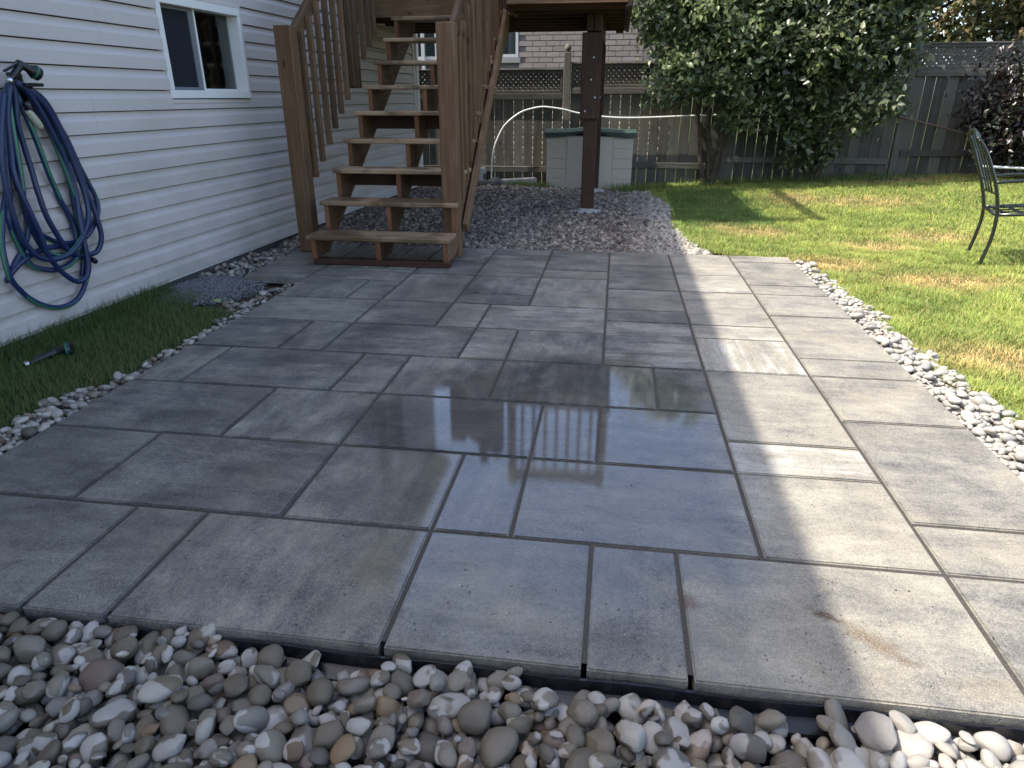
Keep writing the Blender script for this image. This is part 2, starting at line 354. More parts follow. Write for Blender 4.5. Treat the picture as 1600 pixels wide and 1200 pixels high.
def glass_mat():
    n = N('window_glass'); g = n.n('BsdfGlossy'); g.inputs['Roughness'].default_value = .015; t = n.n('BsdfTransparent'); t.inputs[0].default_value = (.75, .8, .8, 1)
    f = n.n('Fresnel'); f.inputs[0].default_value = 1.55; mx = n.n('MixShader'); n.set(mx.inputs[0], n.math('ADD', n.math('MULTIPLY', f.outputs[0], .9), .02, clamp=True)); n.t.links.new(t.outputs[0], mx.inputs[1]); n.t.links.new(g.outputs[0], mx.inputs[2]); n.t.links.new(mx.outputs[0], n.out.inputs[0]); return n.m
M_GLASS = glass_mat()
ST = ((.055, .021, .007), (.128, .069, .033), (.235, .145, .076))
M_WX = wood('stained_wood_x', ST, 'x'); M_WY = wood('stained_wood_y', ST, 'y'); M_WZ = wood('stained_wood_z', ST, 'z')
M_TREAD = wood('tread_wood', ((.18, .10, .05), (.36, .235, .135), (.52, .39, .25)), 'x', .6, .5, wet=3.2)
M_RED = wood('cut_wood_end', ((.12, .045, .02), (.22, .09, .04), (.32, .15, .075)), 'z', .6)
DK = ((.022, .0085, .0045), (.05, .021, .011), (.09, .044, .024))
M_DKX = wood('dark_wood_x', DK, 'x'); M_DKY = wood('dark_wood_y', DK, 'y'); M_DKZ = wood('dark_wood_z', DK, 'z')
GY = ((.045, .041, .034), (.09, .083, .07), (.17, .157, .132))
M_FZ = wood('weathered_board_z', GY, 'z', .8, .8); M_FX = wood('weathered_board_x', GY, 'x', .8, .6)
M_BOLT = plain('galvanised_steel', (.55, .56, .57), .35, 1.0); M_BLACKPL = plain('black_plastic', (.012, .013, .016), .28, var=.3)
M_BLOCK = plain('concrete_block', (.42, .41, .39), .9, bumps=.6, sc=20); M_ROCK = plain('dark_rock', (.10, .097, .095), .9, bumps=.9, sc=9)
M_BIN = plain('beige_resin', (.54, .48, .39), .5, var=.05, bumps=.08); M_LID = plain('green_resin', (.03, .058, .048), .42, var=.1)
M_CHAIR = plain('black_metal', (.012, .016, .013), .26, 0.0, .6, var=.2); M_PIPE = plain('white_pipe', (.62, .63, .62), .35, var=.05); M_PIPEB = plain('brown_pipe', (.16, .10, .07), .5)
M_GREENPL = plain('green_plastic', (.02, .12, .07), .4); M_CREAM = plain('cream_grip', (.42, .40, .30), .5); M_CHROME = plain('chrome', (.7, .7, .7), .15, 1.0)
def hose_mat():
    n = N('rubber_hose'); a = n.n('VertexColor', layer_name='Col').outputs[0]; n.P(Base_Color=a, Roughness=.36, Specular_IOR_Level=.5); n.bump(n.noise(n.pos(), 90, 3), .1, .002); return n.m
M_HOSE = hose_mat()
def brick_mat():
    n = N('clay_brick'); v = n.shift(n.obj(), 71); f = n.noise(v, 22, 5, .7)
    b = n.ramp(n.rand(), [(0, (.35, .26, .215)), (.5, (.40, .31, .26)), (1, (.44, .36, .305))])
    n.P(Base_Color=n.mix(n.rng(f, .3, .7, 0, .65), b, (.50, .42, .37)), Roughness=.9); n.bump(n.noise(v, 90, 4), .5, .004); return n.m
M_BRICK = brick_mat()
M_MORTAR = plain('mortar', (.16, .145, .135), .95); M_BLIND = plain('window_blind', (.42, .43, .40), .7, var=.05)
M_BARK = ground_mat('bark', (.05, .04, .03), (.11, .09, .065), (.17, .14, .10), 20, 90)

# ------------------------------------------------------------------ ground
def zl(x, y):
    """lawn height: flush with the stone strip, climbing gently towards the far right"""
    t = min(1, max(0, (y-6.5)/4.5)); t = t*t*(3-2*t)
    return -0.035 + 0.048*max(0, x-0.3)*t + 0.012*max(0, min(x, 9)-2.2)*(1-t)
def gridmesh(name, x0, x1, y0, y1, st, keep, zf, mat):
    nx = int((x1-x0)/st)+1; ny = int((y1-y0)/st)+1; V = []; F = []
    for j in range(ny):
        for i in range(nx): x = x0+i*st; y = y0+j*st; V.append((x, y, zf(x, y)))
    for j in range(ny-1):
        for i in range(nx-1):
            if keep(x0+(i+.5)*st, y0+(j+.5)*st): F.append((j*nx+i, j*nx+i+1, (j+1)*nx+i+1, (j+1)*nx+i))
    return mesh_from(name, V, F, mat, True)
gs = 400
def shell(name, me, mat=None): return tag(link(name, me, mat), kind='structure')
shell('ground', mesh_from('ground', [(-gs, -gs, -.13), (gs, -gs, -.13), (gs, gs, -.13), (-gs, gs, -.13)], [(0, 1, 2, 3)], M_FARGRASS))
def lawn_edge(y):                       # left border of the lawn
    if y < 5.9: return 1.59+.13*max(0, min(1, (5.6-y)/3))+.012*math.sin(y*3.1)+.014*math.sin(y*9)
    t = min(1, (y-5.9)/.35); a = .74-.045*(y-6)+.05*math.sin(y*2.3)
    return 1.5*(1-t)+a*t if y < 6.25 else a
def in_lawn(x, y): return x > lawn_edge(y) and y < 11.35
shell('lawn', gridmesh('lawn', -.4, 14, -4, 11.5, .1, in_lawn, lambda x, y: zl(x, y), M_TURF))
shell('side_verge', gridmesh('side_verge', -3.6, -2.2, -4, 4.6, .1, lambda x, y: True, lambda x, y: -.06+.02*mnoise.noise((x*2, y*2, 0)), M_SOIL))
shell('gravel_bed', mesh_from('gravel_bed', [(-3.4, 4.2, -.075), (.95, 4.2, -.075), (.95, 11.4, -.075), (-3.4, 11.4, -.075)], [(0, 1, 2, 3)], M_SOIL))
shell('front_bed', mesh_from('front_bed', [(-4.5, -3, -.10), (4, -3, -.10), (4, 1.35, -.10), (-4.5, 1.35, -.10)], [(0, 1, 2, 3)], M_GRIT))

# ------------------------------------------------------------------ patio
patio = thing('patio', (0, 0, 0), None, None, kind='structure')
PV = []
def row(y0, y1, *xs):
    for a, b in zip(xs[:-1], xs[1:]): PV.append((a, b, y0, y1))
def colm(x0, x1, *ys):
    for a, b in zip(ys[:-1], ys[1:]): PV.append((x0, x1, a, b))
row(-1, 0, -4.5, -3, -2.5, -1, 0, .5, 2, 3)
row(0, 1, -4.5, -3.5, -2, -1, -.5, 1)
row(1, 2, -4.5, -3, -2, -.5, 0, 1)
row(2, 3, -4.5, -4, -2.5, -2, -1, .5, 1)
row(3, 4, -4.5, -3.5, -3, -1.5, -1, 0)
row(4, 5, -4.5, -3, -2, -1.5, 0)
row(5, 6, -4.5, -3.5, -3)
colm(-3, -2, 5, 6.5, 7.5, 8.5); colm(-2, -1, 5, 5.5, 6.5, 8, 8.5); colm(-1, 0, 5, 6.5, 7, 8.5)
colm(0, 1, 3, 4.5, 5, 6, 7.5, 8.5); colm(1, 2, 0, 1, 1.5, 3, 4, 4.5, 6, 7, 8.5); colm(2, 3, 0, .5, 2, 3, 3.5, 5, 6, 6.5, 8, 8.5)
row(6, 6.75, -5.5, -4.5, -3); row(6.75, 8.5, -5.5, -4.5, -3.5, -3)
LOOK = {(1, 2, 3, 4): (.95, 1.0, 1), (1, 2, 1, 1.5): (1.0, 1.0, 0), (0, 1, 3, 4.5): (.35, .55, 0), (1, 2, 4, 4.5): (.95, .5, 0), (1, 2, 6, 7): (.9, .6, 0), (1, 2, 1.5, 3): (.85, 0, 0),
        (1, 2, 0, 1): (.9, 0, 0), (.5, 2, -1, 0): (.8, 0, 0), (0, .5, -1, 0): (.5, .1, 1), (2, 3, .5, 2): (.58, 0, 0), (2, 3, 6.5, 8): (.56, 0, 0), (-1, .5, 2, 3): (.3, .5, 1), (-1.5, -1, 3, 4): (.55, .55, 0),
        (-2, -1.5, 4, 5): (.85, .1, 0), (-1.5, 0, 4, 5): (.55, .4, 0), (-2, -1, 5, 5.5): (.25, 0, 0), (-3, -1.5, 3, 4): (.3, 0, 0), (0, 1, 4.5, 5): (.2, 0, 0), (-2, -.5, 1, 2): (.25, 0, 0), (-1, 0, -1, 0): (.6, 0, 0), (-2.5, -1, -1, 0): (.55, 0, 1), (-4.5, -3.5, 0, 1): (.3, 0, 0), (-3, -2, 1, 2): (.5, .2, 1)}
JG = .0072
for (a, b, c, d) in PV:
    x0, y0 = G(a, c); x1, y1 = G(b, d); z = -.0275+random.uniform(-.0012, .0012)
    bm = bmesh.new(); bmesh.ops.create_cube(bm, size=1); sx, sy = x1-x0-2*JG, y1-y0-2*JG
    for v in bm.verts: v.co = Vector((v.co.x*sx, v.co.y*sy, v.co.z*.055))
    bmesh.ops.bevel(bm, geom=[e for e in bm.edges if all(v.co.z > 0 for v in e.verts)], offset=.0045, segments=2, affect='EDGES')
    me = bpy.data.meshes.new('paver'); bm.to_mesh(me); bm.free(); me.materials.append(M_PAVER)
    o = link('paver', me, M_PAVER, patio, ((x0+x1)/2, (y0+y1)/2, z), (random.uniform(-.0022, .0022), random.uniform(-.0022, .0022), random.uniform(-.0012, .0012)))
    lk = LOOK.get((a, b, c, d))
    if lk is None:
        base = (.64 if a >= 2 else .74) if a >= 1 else .42  # right columns get a paler slab colour so they read as sunlit
        lk = (base+random.uniform(-.24, .24)*(.45 if a >= 1 else 1), random.choice((0, 0, 0, .25)), 0 if (b-a) > (d-c) or a >= 0 else random.choice((0, 1)))
    o.color = (lk[0], lk[1], lk[2], 1)
jx0, jy0 = G(-4.5, -1); jx1, jy1 = G(3, 8.5); kx0, ky0 = G(-5.5, 6)
link('joint_sand', mesh_from('joint_sand', [(jx0+.012, jy0+.03, -.0062), (jx1-.012, jy0+.03, -.0062), (jx1-.012, jy1-.012, -.0062), (jx0+.012, jy1-.012, -.0062), (kx0+.012, ky0+.012, -.0065), (jx0, ky0+.012, -.0065), (jx0, jy1-.012, -.0065), (kx0+.012, jy1-.012, -.0065)], [(0, 1, 2, 3), (4, 5, 6, 7)], M_JOINT), M_JOINT, patio)
# plastic edge restraint along the front
er = []
prof = [(0.003, -.021), (-.004, -.021), (-.007, -.055), (-.045, -.064), (-.046, -.074), (0.003, -.074)]
Vv = []; Ff = []
nseg = 40
for i in range(nseg+1):
    x = jx0+(jx1-jx0)*i/nseg
    for (dy, z) in prof: Vv.append((x, jy0-.004+dy, z+.004*math.sin(i*1.3)))
for i in range(nseg):
    for k in range(len(prof)):
        k2 = (k+1) % len(prof); q = len(prof); Ff.append((i*q+k, i*q+k2, (i+1)*q+k2, (i+1)*q+k))
link('edge_restraint', mesh_from('edge_restraint', Vv, Ff, M_BLACKPL), M_BLACKPL, patio)
link('edge_fabric', mesh_from('edge_fabric', [(jx0, jy0-.002, -.09), (jx1, jy0-.002, -.09), (jx1, jy0-.16, -.094), (jx0, jy0-.16, -.094)], [(0, 1, 2, 3)], M_BLACKPL), M_BLACKPL, patio)

# ------------------------------------------------------------------ stones
def stone_template(seed, sub=3, angular=0.0):
    rs = random.Random(seed); bm = bmesh.new(); bmesh.ops.create_icosphere(bm, subdivisions=sub, radius=1)
    off = Vector((rs.uniform(0, 50), rs.uniform(0, 50), rs.uniform(0, 50))); planes = [(Vector((rs.gauss(0, 1), rs.gauss(0, 1), rs.gauss(0, 1))).normalized(), rs.uniform(.62, .9)) for _ in range(int(3+angular*8))]
    for v in bm.verts:
        d = v.co.normalized(); r_ = 1+.16*mnoise.noise(d*1.1+off)+.05*mnoise.noise(d*2.6+off)
        p = d*r_
        for nrm, h in planes:
            e = p.dot(nrm)-h
            if e > 0: p -= nrm*e*(.55+.4*angular)
        v.co = p
    me = bpy.data.meshes.new('stone'); bm.to_mesh(me); bm.free(); me.polygons.foreach_set('use_smooth', [angular < .5]*len(me.polygons)); return me
def tri_arrays(me):
    v = np.array([tuple(x.co) for x in me.vertices]); me.calc_loop_triangles(); f = np.array([tuple(t.vertices) for t in me.loop_triangles]); return v, f
PEB = [stone_template(100+i, 3, .2 if i % 3 else .6) for i in range(14)]
for me in PEB: me.materials.append(M_PEB)
STONES = []                                     # (x, y, z, sx, sy, sz, rot, mesh)
def drop(region, n, rmean, z0, layers_res=.006, x0=0, x1=1, y0=0, y1=1, sig=.28, maxz=.03, seed=1):
    rs = random.Random(seed); nx = int((x1-x0)/layers_res)+1; ny = int((y1-y0)/layers_res)+1; H = np.full((ny, nx), z0)
    for k in range(n):
        for _ in range(6):
            x = rs.uniform(x0, x1); y = rs.uniform(y0, y1)
            if region(x, y): break
        else: continue
        a = rmean*min(2.0, math.exp(rs.gauss(0, sig))); b = a*rs.uniform(.55, .95); c = a*rs.uniform(.38, .72); th = rs.uniform(0, math.pi)
        # seat it on the heap: try a few nearby spots and take the lowest
        best = None
        for t in range(7):
            xx = x+rs.gauss(0, a*.8) if t else x; yy = y+rs.gauss(0, a*.8) if t else y
            if not region(xx, yy): continue
            i0 = max(0, int((xx-a*.6-x0)/layers_res)); i1 = min(nx, int((xx+a*.6-x0)/layers_res)+1); j0 = max(0, int((yy-a*.6-y0)/layers_res)); j1 = min(ny, int((yy+a*.6-y0)/layers_res)+1)
            if i1 <= i0 or j1 <= j0: continue
            sub = H[j0:j1, i0:i1]; h = .55*sub.mean()+.45*sub.max()
            if best is None or h < best[0]: best = (h, xx, yy)
        if best is None: continue
        h, x, y = best
        if h > maxz-c*.9: continue
        z = h+c*.72
        i0 = max(0, int((x-a-x0)/layers_res)); i1 = min(nx, int((x+a-x0)/layers_res)+1); j0 = max(0, int((y-a-y0)/layers_res)); j1 = min(ny, int((y+a-y0)/layers_res)+1)
        X, Yg = np.meshgrid(x0+np.arange(i0, i1)*layers_res-x, y0+np.arange(j0, j1)*layers_res-y)
        u = (X*math.cos(th)+Yg*math.sin(th))/a; w = (-X*math.sin(th)+Yg*math.cos(th))/b; q = 1-u*u-w*w
        top = np.where(q > 0, z+c*np.sqrt(np.maximum(q, 0)), -9); H[j0:j1, i0:i1] = np.maximum(H[j0:j1, i0:i1], top)
        STONES.append((x, y, z, a, b, c, th, rs.gauss(0, .28), rs.gauss(0, .28), rs.randrange(14)))
drop(lambda x, y: y < jy0-.018-.022*(x+1.2)/2.4-.010*math.sin(x*7)+.010*math.sin(x*23), 3900, .0255, -.10, x0=-1.7, x1=1.5, y0=.42, y1=1.215, maxz=-.004, sig=.36, seed=3)
def rstrip(x, y): return 1.505 < x < lawn_edge(y)+.04
drop(rstrip, 2600, .0175, -.06, x0=1.5, x1=1.85, y0=.9, y1=5.93, maxz=.018, sig=.42, seed=5)
def lstrip(x, y):
    w = .085+.13*max(0, min(1, (2.9-y)/.6))+.02*math.sin(y*11); return jx0-w < x < jx0-.012 and y < 4.0
drop(lstrip, 1100, .018, -.075, x0=-2.65, x1=-2.26, y0=1.6, y1=4.0, maxz=.006, sig=.38, seed=6)
drop(lambda x, y: (-2.52+.05*(y-3.8) < x < jx0-.012 and y < 4.69) or (-3.32+.04*y-.16 < x < -2.9+.13*(y-5) and y > 4.75), 700, .023, -.08, x0=-3.3, x1=-2.26, y0=3.9, y1=6.2, maxz=.02, seed=8)
camv = Vector((0, 0, CAMH))
def showing(s):
    p = Vector(s[:3])-camv; dz = p.dot(fw)
    if dz < .1: return -1
    px = 800+FPX*p.dot(rt2)/dz; py = 600-FPX*p.dot(up2)/dz
    if not (-20 < px < 1620 and -20 < py < 1215): return -1
    return s[3]/dz*(1.0 if s[2] > (-.05 if s[1] < 1.3 else -.03) else .35)
STONES.sort(key=showing, reverse=True)
pebbles = thing('pebble_border', (0, 0, 0), None, None, kind='structure')
for s in STONES[:300]:
    o = link('stone', PEB[s[9]], M_PEB, pebbles, s[:3], (s[7], s[8], s[6])); o.scale = s[3:6]
def euler_mats(rx, ry, rz):
    cx, sx, cy, sy, cz, sz = np.cos(rx), np.sin(rx), np.cos(ry), np.sin(ry), np.cos(rz), np.sin(rz)
    return np.stack([np.stack([cy*cz, sx*sy*cz-cx*sz, cx*sy*cz+sx*sz], 1), np.stack([cy*sz, sx*sy*sz+cx*cz, cx*sy*sz-sx*cz], 1), np.stack([-sy, sx*cy, cx*cy], 1)], 1)
PAL = np.array([(.15, .13, .10), (.20, .175, .135), (.26, .225, .17), (.34, .30, .24), (.17, .155, .14), (.42, .38, .31), (.24, .17, .12), (.12, .11, .10)])
rest = STONES[300:]
for sub in range(3):
    part_ = [s for s in rest if s[9] % 3 == sub]
    if not part_: continue
    A = np.array([s[:9] for s in part_]); tv, tf = tri_arrays(stone_template(300+sub, 2, .2))
    Mx = euler_mats(A[:, 7], A[:, 8], A[:, 6])*A[:, None, 3:6]
    cols = PAL[RNG.integers(0, len(PAL), len(A))]*RNG.uniform(.85, 1.15, (len(A), 1))
    link('stone_fill', swarm('stone_fill', tv, tf, Mx, A[:, :3], cols, M_PEBFILL, True), M_PEBFILL, pebbles)['kind'] = 'stuff'
# crushed stone under the deck
def in_crush(x, y): return (y > 5.985 and y < 10.55+.12*math.sin(x*3) and x > -3.34+.0416*y and x < lawn_edge(y)+.02) and not (-.42 < x < -.18 and 8.12 < y < 8.42)
pts = []
for k in range(52000):
    y = 5.985+4.7*RNG.random()**1.25; x = RNG.uniform(-3.2, .85)
    if in_crush(x, y): pts.append((x, y))
pts = np.array(pts); n_ = len(pts); sz = .021*np.exp(RNG.normal(0, .3, n_))
zz = -.055+RNG.random(n_)*.045+.018*np.sin(pts[:, 0]*2.1+1)*np.sin(pts[:, 1]*1.7)
tv, tf = tri_arrays(stone_template(55, 1, .9)); sc3 = np.stack([sz*RNG.uniform(.9, 1.5, n_), sz*RNG.uniform(.7, 1.1, n_), sz*RNG.uniform(.5, .9, n_)], 1)
pal2 = np.array([(.12, .10, .085), (.17, .143, .118), (.22, .185, .15), (.085, .073, .064), (.32, .265, .21)])
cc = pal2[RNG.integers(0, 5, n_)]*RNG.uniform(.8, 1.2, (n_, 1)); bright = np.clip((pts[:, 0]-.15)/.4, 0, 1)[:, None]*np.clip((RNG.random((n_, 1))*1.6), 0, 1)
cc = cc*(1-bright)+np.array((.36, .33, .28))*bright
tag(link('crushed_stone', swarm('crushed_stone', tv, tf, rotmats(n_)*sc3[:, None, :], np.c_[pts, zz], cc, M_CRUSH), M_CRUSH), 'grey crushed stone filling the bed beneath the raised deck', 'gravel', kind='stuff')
# fine limestone grit beside the house
pts = []
cx_, cy_ = -2.92, 4.45
for k in range(9000):
    x = RNG.normal(cx_, .22); y = RNG.normal(cy_, .22)
    if ((x-cx_)/.42)**2+((y-cy_)/.42)**2 < 1 and x > -3.16+.04*(y-4.4) and x < jx0-.1: pts.append((x, y))
pts = np.array(pts); n_ = len(pts); sz = RNG.uniform(.004, .009, n_); r2 = ((pts[:, 0]-cx_)/.42)**2+((pts[:, 1]-cy_)/.42)**2
tag(link('limestone_grit', swarm('limestone_grit', tv, tf, rotmats(n_)*sz[:, None, None], np.c_[pts, -.05+.03*(1-r2)+RNG.random(n_)*.006], np.array((.15, .147, .145))*RNG.uniform(.5, 1.5, (n_, 1)), M_CRUSH), M_CRUSH), 'small heap of fine grey grit between house wall and patio', 'grit', kind='stuff')
shell('grit_base', gridmesh('grit_base', -3.3, -2.4, 4.0, 5.0, .05, lambda x, y: ((x-cx_)/.42)**2+((y-cy_)/.42)**2 < 1, lambda x, y: -.052+.03*(1-min(1, ((x-cx_)/.42)**2+((y-cy_)/.42)**2)), M_GRIT))

# ------------------------------------------------------------------ house
house = thing('house', wallp(0, 0), 'two storey house clad in pale grey horizontal vinyl siding', 'house')
S0, S1, ZB, EXP, HE = -6.0, 10.13, .022, .1268, 4.7
WS0, WS1, WZ0, WZ1 = 4.70, 5.69, 1.242, 1.905           # window opening
def wallbox(name, s0, s1, o0, o1, z0, z1, mat, parent, b=.003):
    c = wallp((s0+s1)/2, (z0+z1)/2, (o0+o1)/2); o = link(name, boxmesh(o1-o0, s1-s0, z1-z0, b, mat), mat, parent, c); o.rotation_euler = (0, 0, -TH); return o
def wallmesh(name, quads_v, faces, mat, parent, smooth=False):
    """vertices given as (off, s, z)"""
    c = WL[parent]; return link(name, mesh_from(name, [wallp(s, z, o)-c for o, s, z in quads_v], faces, mat, smooth), mat, parent, c)
core = wallmesh('wall', [(-.02, S0, -.13), (-.02, S1, -.13), (-.02, S1, HE), (-.02, S0, HE), (-.02, WS0, WZ0), (-.02, WS1, WZ0), (-.02, WS1, WZ1), (-.02, WS0, WZ1),
                         (-7.5, S0, -.13), (-7.5, S1, -.13), (-7.5, S1, HE), (-7.5, S0, HE)],
                [(0, 1, 5, 4), (1, 2, 6, 5), (2, 3, 7, 6), (3, 0, 4, 7), (1, 9, 10, 2), (9, 8, 11, 10), (8, 0, 3, 11)], M_FOUND, house)  # dark core shows through the siding slits as painted shadow lines
PROF = [(-.016, .0085), (.0165, .0065), (.0175, .009), (.0165, .078), (.012, .090), (.005, .099), (.001, .108), (-.002, EXP+.0005), (-.015, EXP+.0015)]
def plank(s0, s1, z, dz=0.0, zmax=9.0):
    v = []; f = []; prof = [(o, min(h, zmax-z)) for o, h in PROF]
    for s in (s0, s1):
        for o, h in prof: v.append((o+dz, s, z+h))
    q = len(prof)
    for k in range(q-1): f.append((k, k+q, k+1+q, k+1))
    f.append(tuple(range(q))); f.append(tuple(range(q, 2*q))[::-1])
    c = WL[core]; return link('siding_plank', mesh_from('siding_plank', [wallp(s, zz_, o)-c for o, s, zz_ in v], f, M_SIDING), M_SIDING, core, c)
ncourse = int((HE-ZB)/EXP)
seam = {0: 4.19, 1: 4.19, 4: 3.94, 5: 3.94, 12: 4.12, 13: 4.12}
for i in range(ncourse):
    z = ZB+i*EXP; rs = random.Random(i//2*13+1); base = seam.get(i, None)
    cuts = [S0]; s = S0+rs.uniform(.8, 3.6)
    if base is not None: cuts += [base-6.9, base-3.45, base, base+3.7]
    else:
        while s < S1-.4: cuts.append(s); s += 3.7
    cuts = sorted(c for c in cuts if S0 <= c < S1-.3); cuts.append(S1)
    for k, (a, b) in enumerate(zip(cuts[:-1], cuts[1:])):
        segs = [(a, b)]
        if z < WZ1 and z+EXP > WZ0:
            segs = [(p, q) for p, q in ((a, min(b, WS0-.012)), (max(a, WS1+.012), b)) if q-p > .02]
        if z < WZ0-.05 and z+EXP > WZ0-.05 and a < WS1 and b > WS0: plank(max(a, WS0-.012), min(b, WS1+.012), z, .0, WZ0-.037)
        for p, q in segs: plank(p-(.012 if k % 2 else 0), q, z+(.0), .0014 if k % 2 else 0)
wallbox('corner_trim', S1-.01, S1+.075, -.03, .03, ZB-.01, HE, M_TRIM, house)
wallbox('starter_flashing', S0, S1, -.03, -.006, ZB-.02, ZB+.004, M_WHITE, house)
wallbox('foundation', S0, S1+.02, -.3, -.021, -.3, ZB-.012, M_FOUND, house)
# eave and roof: straight along the terrace
EX = -2.70
def rbox(name, lo, hi, mat, b=.003): return box(name, lo, hi, mat, house, b)
rbox('soffit', (-3.9, -6.3, HE-.16), (EX, 10.30, HE-.14), M_SOFFIT)
rbox('fascia', (EX-.02, -6.3, HE-.139), (EX, 10.30, HE-.02), M_WHITE)
gp = [(0, 0), (.015, -.06), (.03, -.075), (.09, -.075), (.11, -.03), (.115, 0), (.108, 0), (.10, -.03), (.085, -.068), (.035, -.068), (.02, -.05), (.007, 0)]
gv = []; gf = []
for yy in (-6.3, 10.30):
    for (dx, dz) in gp: gv.append((EX+.003+dx, yy, HE+dz))
q = len(gp)
for k in range(q): k2 = (k+1) % q; gf.append((k, k2, k2+q, k+q))
link('gutter', mesh_from('gutter', gv, gf, M_WHITE), M_WHITE, house)
link('roof', mesh_from('roof', [(EX+.03, -6.4, HE), (EX+.03, 10.34, HE), (-7.1, 10.34, HE+1.9), (-7.1, -6.4, HE+1.9), (-11.5, 10.34, HE), (-11.5, -6.4, HE), (EX+.03, -6.4, HE-.02), (EX+.03, 10.34, HE-.02)], [(0, 1, 2, 3), (3, 2, 4, 5), (1, 4, 2), (0, 3, 5), (0, 6, 7, 1)], M_SHINGLE), M_SHINGLE, house)
link('gable_wall', mesh_from('gable_wall', [(-3.0, 10.26, HE-.1), (-10.8, 10.3, HE-.1), (-7.1, 10.28, HE+1.85)], [(0, 1, 2)], M_SIDING), M_SIDING, house)
# window
win = wallbox('window', WS0-.028, WS1+.028, -.018, .016, WZ0-.036, WZ0-.008, M_TRIM, house)        # sill trim of the opening carries the rest
for nm, a in (('trim', (WS0-.032, WS0-.004, -.018, .018, WZ0-.004, WZ1+.03)), ('trim', (WS1+.004, WS1+.03, -.018, .018, WZ0-.004, WZ1+.03)), ('trim', (WS0-.032, WS1+.03, -.018, .019, WZ1+.002, WZ1+.03))):
    s0, s1, o0, o1, z0, z1 = a; wallbox(nm, s0, s1, o0, o1, z0, z1, M_TRIM, win)
FW = .055
wallbox('frame', WS0, WS0+FW, -.10, .024, WZ0+FW, WZ1-FW, M_WHITE, win); wallbox('frame', WS1-FW*.6, WS1, -.10, .024, WZ0+FW, WZ1-FW, M_WHITE, win)
wallbox('frame', WS0, WS1, -.10, .0245, WZ0, WZ0+FW, M_WHITE, win); wallbox('frame', WS0, WS1, -.10, .0245, WZ1-FW, WZ1, M_WHITE, win)
wallbox('reveal', WS1-.045, WS1-.036, -.13, -.095, WZ0+.03, WZ1-.03, M_WHITE, win)
SM = 5.16
# left sliding sash with screen
for a in ((WS0+FW, WS0+FW+.022, WZ0+FW, WZ1-FW), (SM-.05, SM, WZ0+FW, WZ1-FW), (WS0+FW+.022, SM-.05, WZ0+FW, WZ0+FW+.022), (WS0+FW+.022, SM-.05, WZ1-FW-.022, WZ1-FW)):
    wallbox('sash', a[0], a[1], -.055, -.03, a[2], a[3], plain('sash_grey', (.17, .175, .19), .5) if 'sash_grey' not in bpy.data.materials else bpy.data.materials['sash_grey'], win)
wallbox('screen', WS0+FW+.02, SM-.048, -.045, -.042, WZ0+FW+.02, WZ1-FW-.02, M_SCREEN, win, 0)
wallbox('meeting_rail', SM, SM+.014, -.085, -.02, WZ0+FW, WZ1-FW, M_WHITE, win)
wallbox('pane', SM+.014, WS1-.036, -.078, -.074, WZ0+FW+.012, WZ1-FW, M_GLASS, win, 0)
wallbox('glazing_bead', SM+.014, WS1-.036, -.082, -.06, WZ0+FW, WZ0+FW+.014, M_WHITE, win)
wallmesh('room', [(-.13, WS0-.3, WZ0-.3), (-.13, WS1+.3, WZ0-.3), (-.13, WS1+.3, WZ1+.3), (-.13, WS0-.3, WZ1+.3), (-1.6, WS0-.3, WZ0-.3), (-1.6, WS1+.3, WZ0-.3), (-1.6, WS1+.3, WZ1+.3), (-1.6, WS0-.3, WZ1+.3)],
         [(4, 5, 6, 7), (0, 1, 5, 4), (1, 2, 6, 5), (2, 3, 7, 6), (3, 0, 4, 7)], M_ROOM, house)
cv = []; cf = []
for k in range(30):
    s = SM-.02+k*.019; cv += [(-.22+.014*math.sin(k*1.9), s, WZ0-.05), (-.22+.014*math.sin(k*1.9), s, WZ1)]
for k in range(29): cf.append((2*k, 2*k+2, 2*k+3, 2*k+1))
wallmesh('curtain', cv, cf, M_CURTAIN, win, True)
wallbox('downspout', S1+.085, S1+.165, -.02, .05, .02, HE-.1, M_WHITE, house)

# ------------------------------------------------------------------ staircase
XL, XR, SY0, RUN, SZ0, RISE = -2.425, -1.25, 5.158, .3275, .2275, .225
NT = 9
stairs = thing('deck_staircase', (-1.85, 5.2, 0), 'open brown wooden staircase climbing from the patio to the deck', 'staircase')
for i in range(NT):
    y = SY0+i*RUN; z = SZ0+i*RISE
    o = box('tread', (XL+random.uniform(-.006, .006), y, z-.036), (XR+random.uniform(-.006, .006), y+.285, z), M_TREAD, stairs, .007)
    for sx_ in (XL+.05, (XL+XR)/2, XR-.035):
        for sy_ in (.05, .235): lathe('screw', [(.0042, 0), (.0042, .0012), (.002, .0014)], (0, 0, 1), (sx_+random.uniform(-.006, .006), y+sy_, z-.0002), M_FOUND, o, 8)
    if i == 0: o['label'] = 'bottom tread, half soaked dark with water'
def stringer(x, nm):
    pts_ = [(SY0+.02, .045)]
    for i in range(NT+1):
        y = SY0+.02+i*RUN; z = SZ0-.036+i*RISE
        pts_.append((y, z)); pts_.append((y+RUN, z))
    yt = SY0+.02+(NT+1)*RUN
    pts_ += [(yt, SZ0+NT*RISE-.30), (SY0+.36, .10), (SY0+.27, .045)]
    w = .038; k = len(pts_); c = WL[stairs]
    V = [Vector((x-w/2, a, b))-c for a, b in pts_]+[Vector((x+w/2, a, b))-c for a, b in pts_]
    F = [tuple(range(k))[::-1], tuple(range(k, 2*k))]+[(i, (i+1) % k, (i+1) % k+k, i+k) for i in range(k)]
    me = mesh_from('stringer', V, F, M_WY); bm = bmesh.new(); bm.from_mesh(me); bmesh.ops.triangulate(bm, faces=[f for f in bm.faces if len(f.verts) > 4]); bm.to_mesh(me); bm.free()
    return link('stringer', me, M_WY, stairs, c)
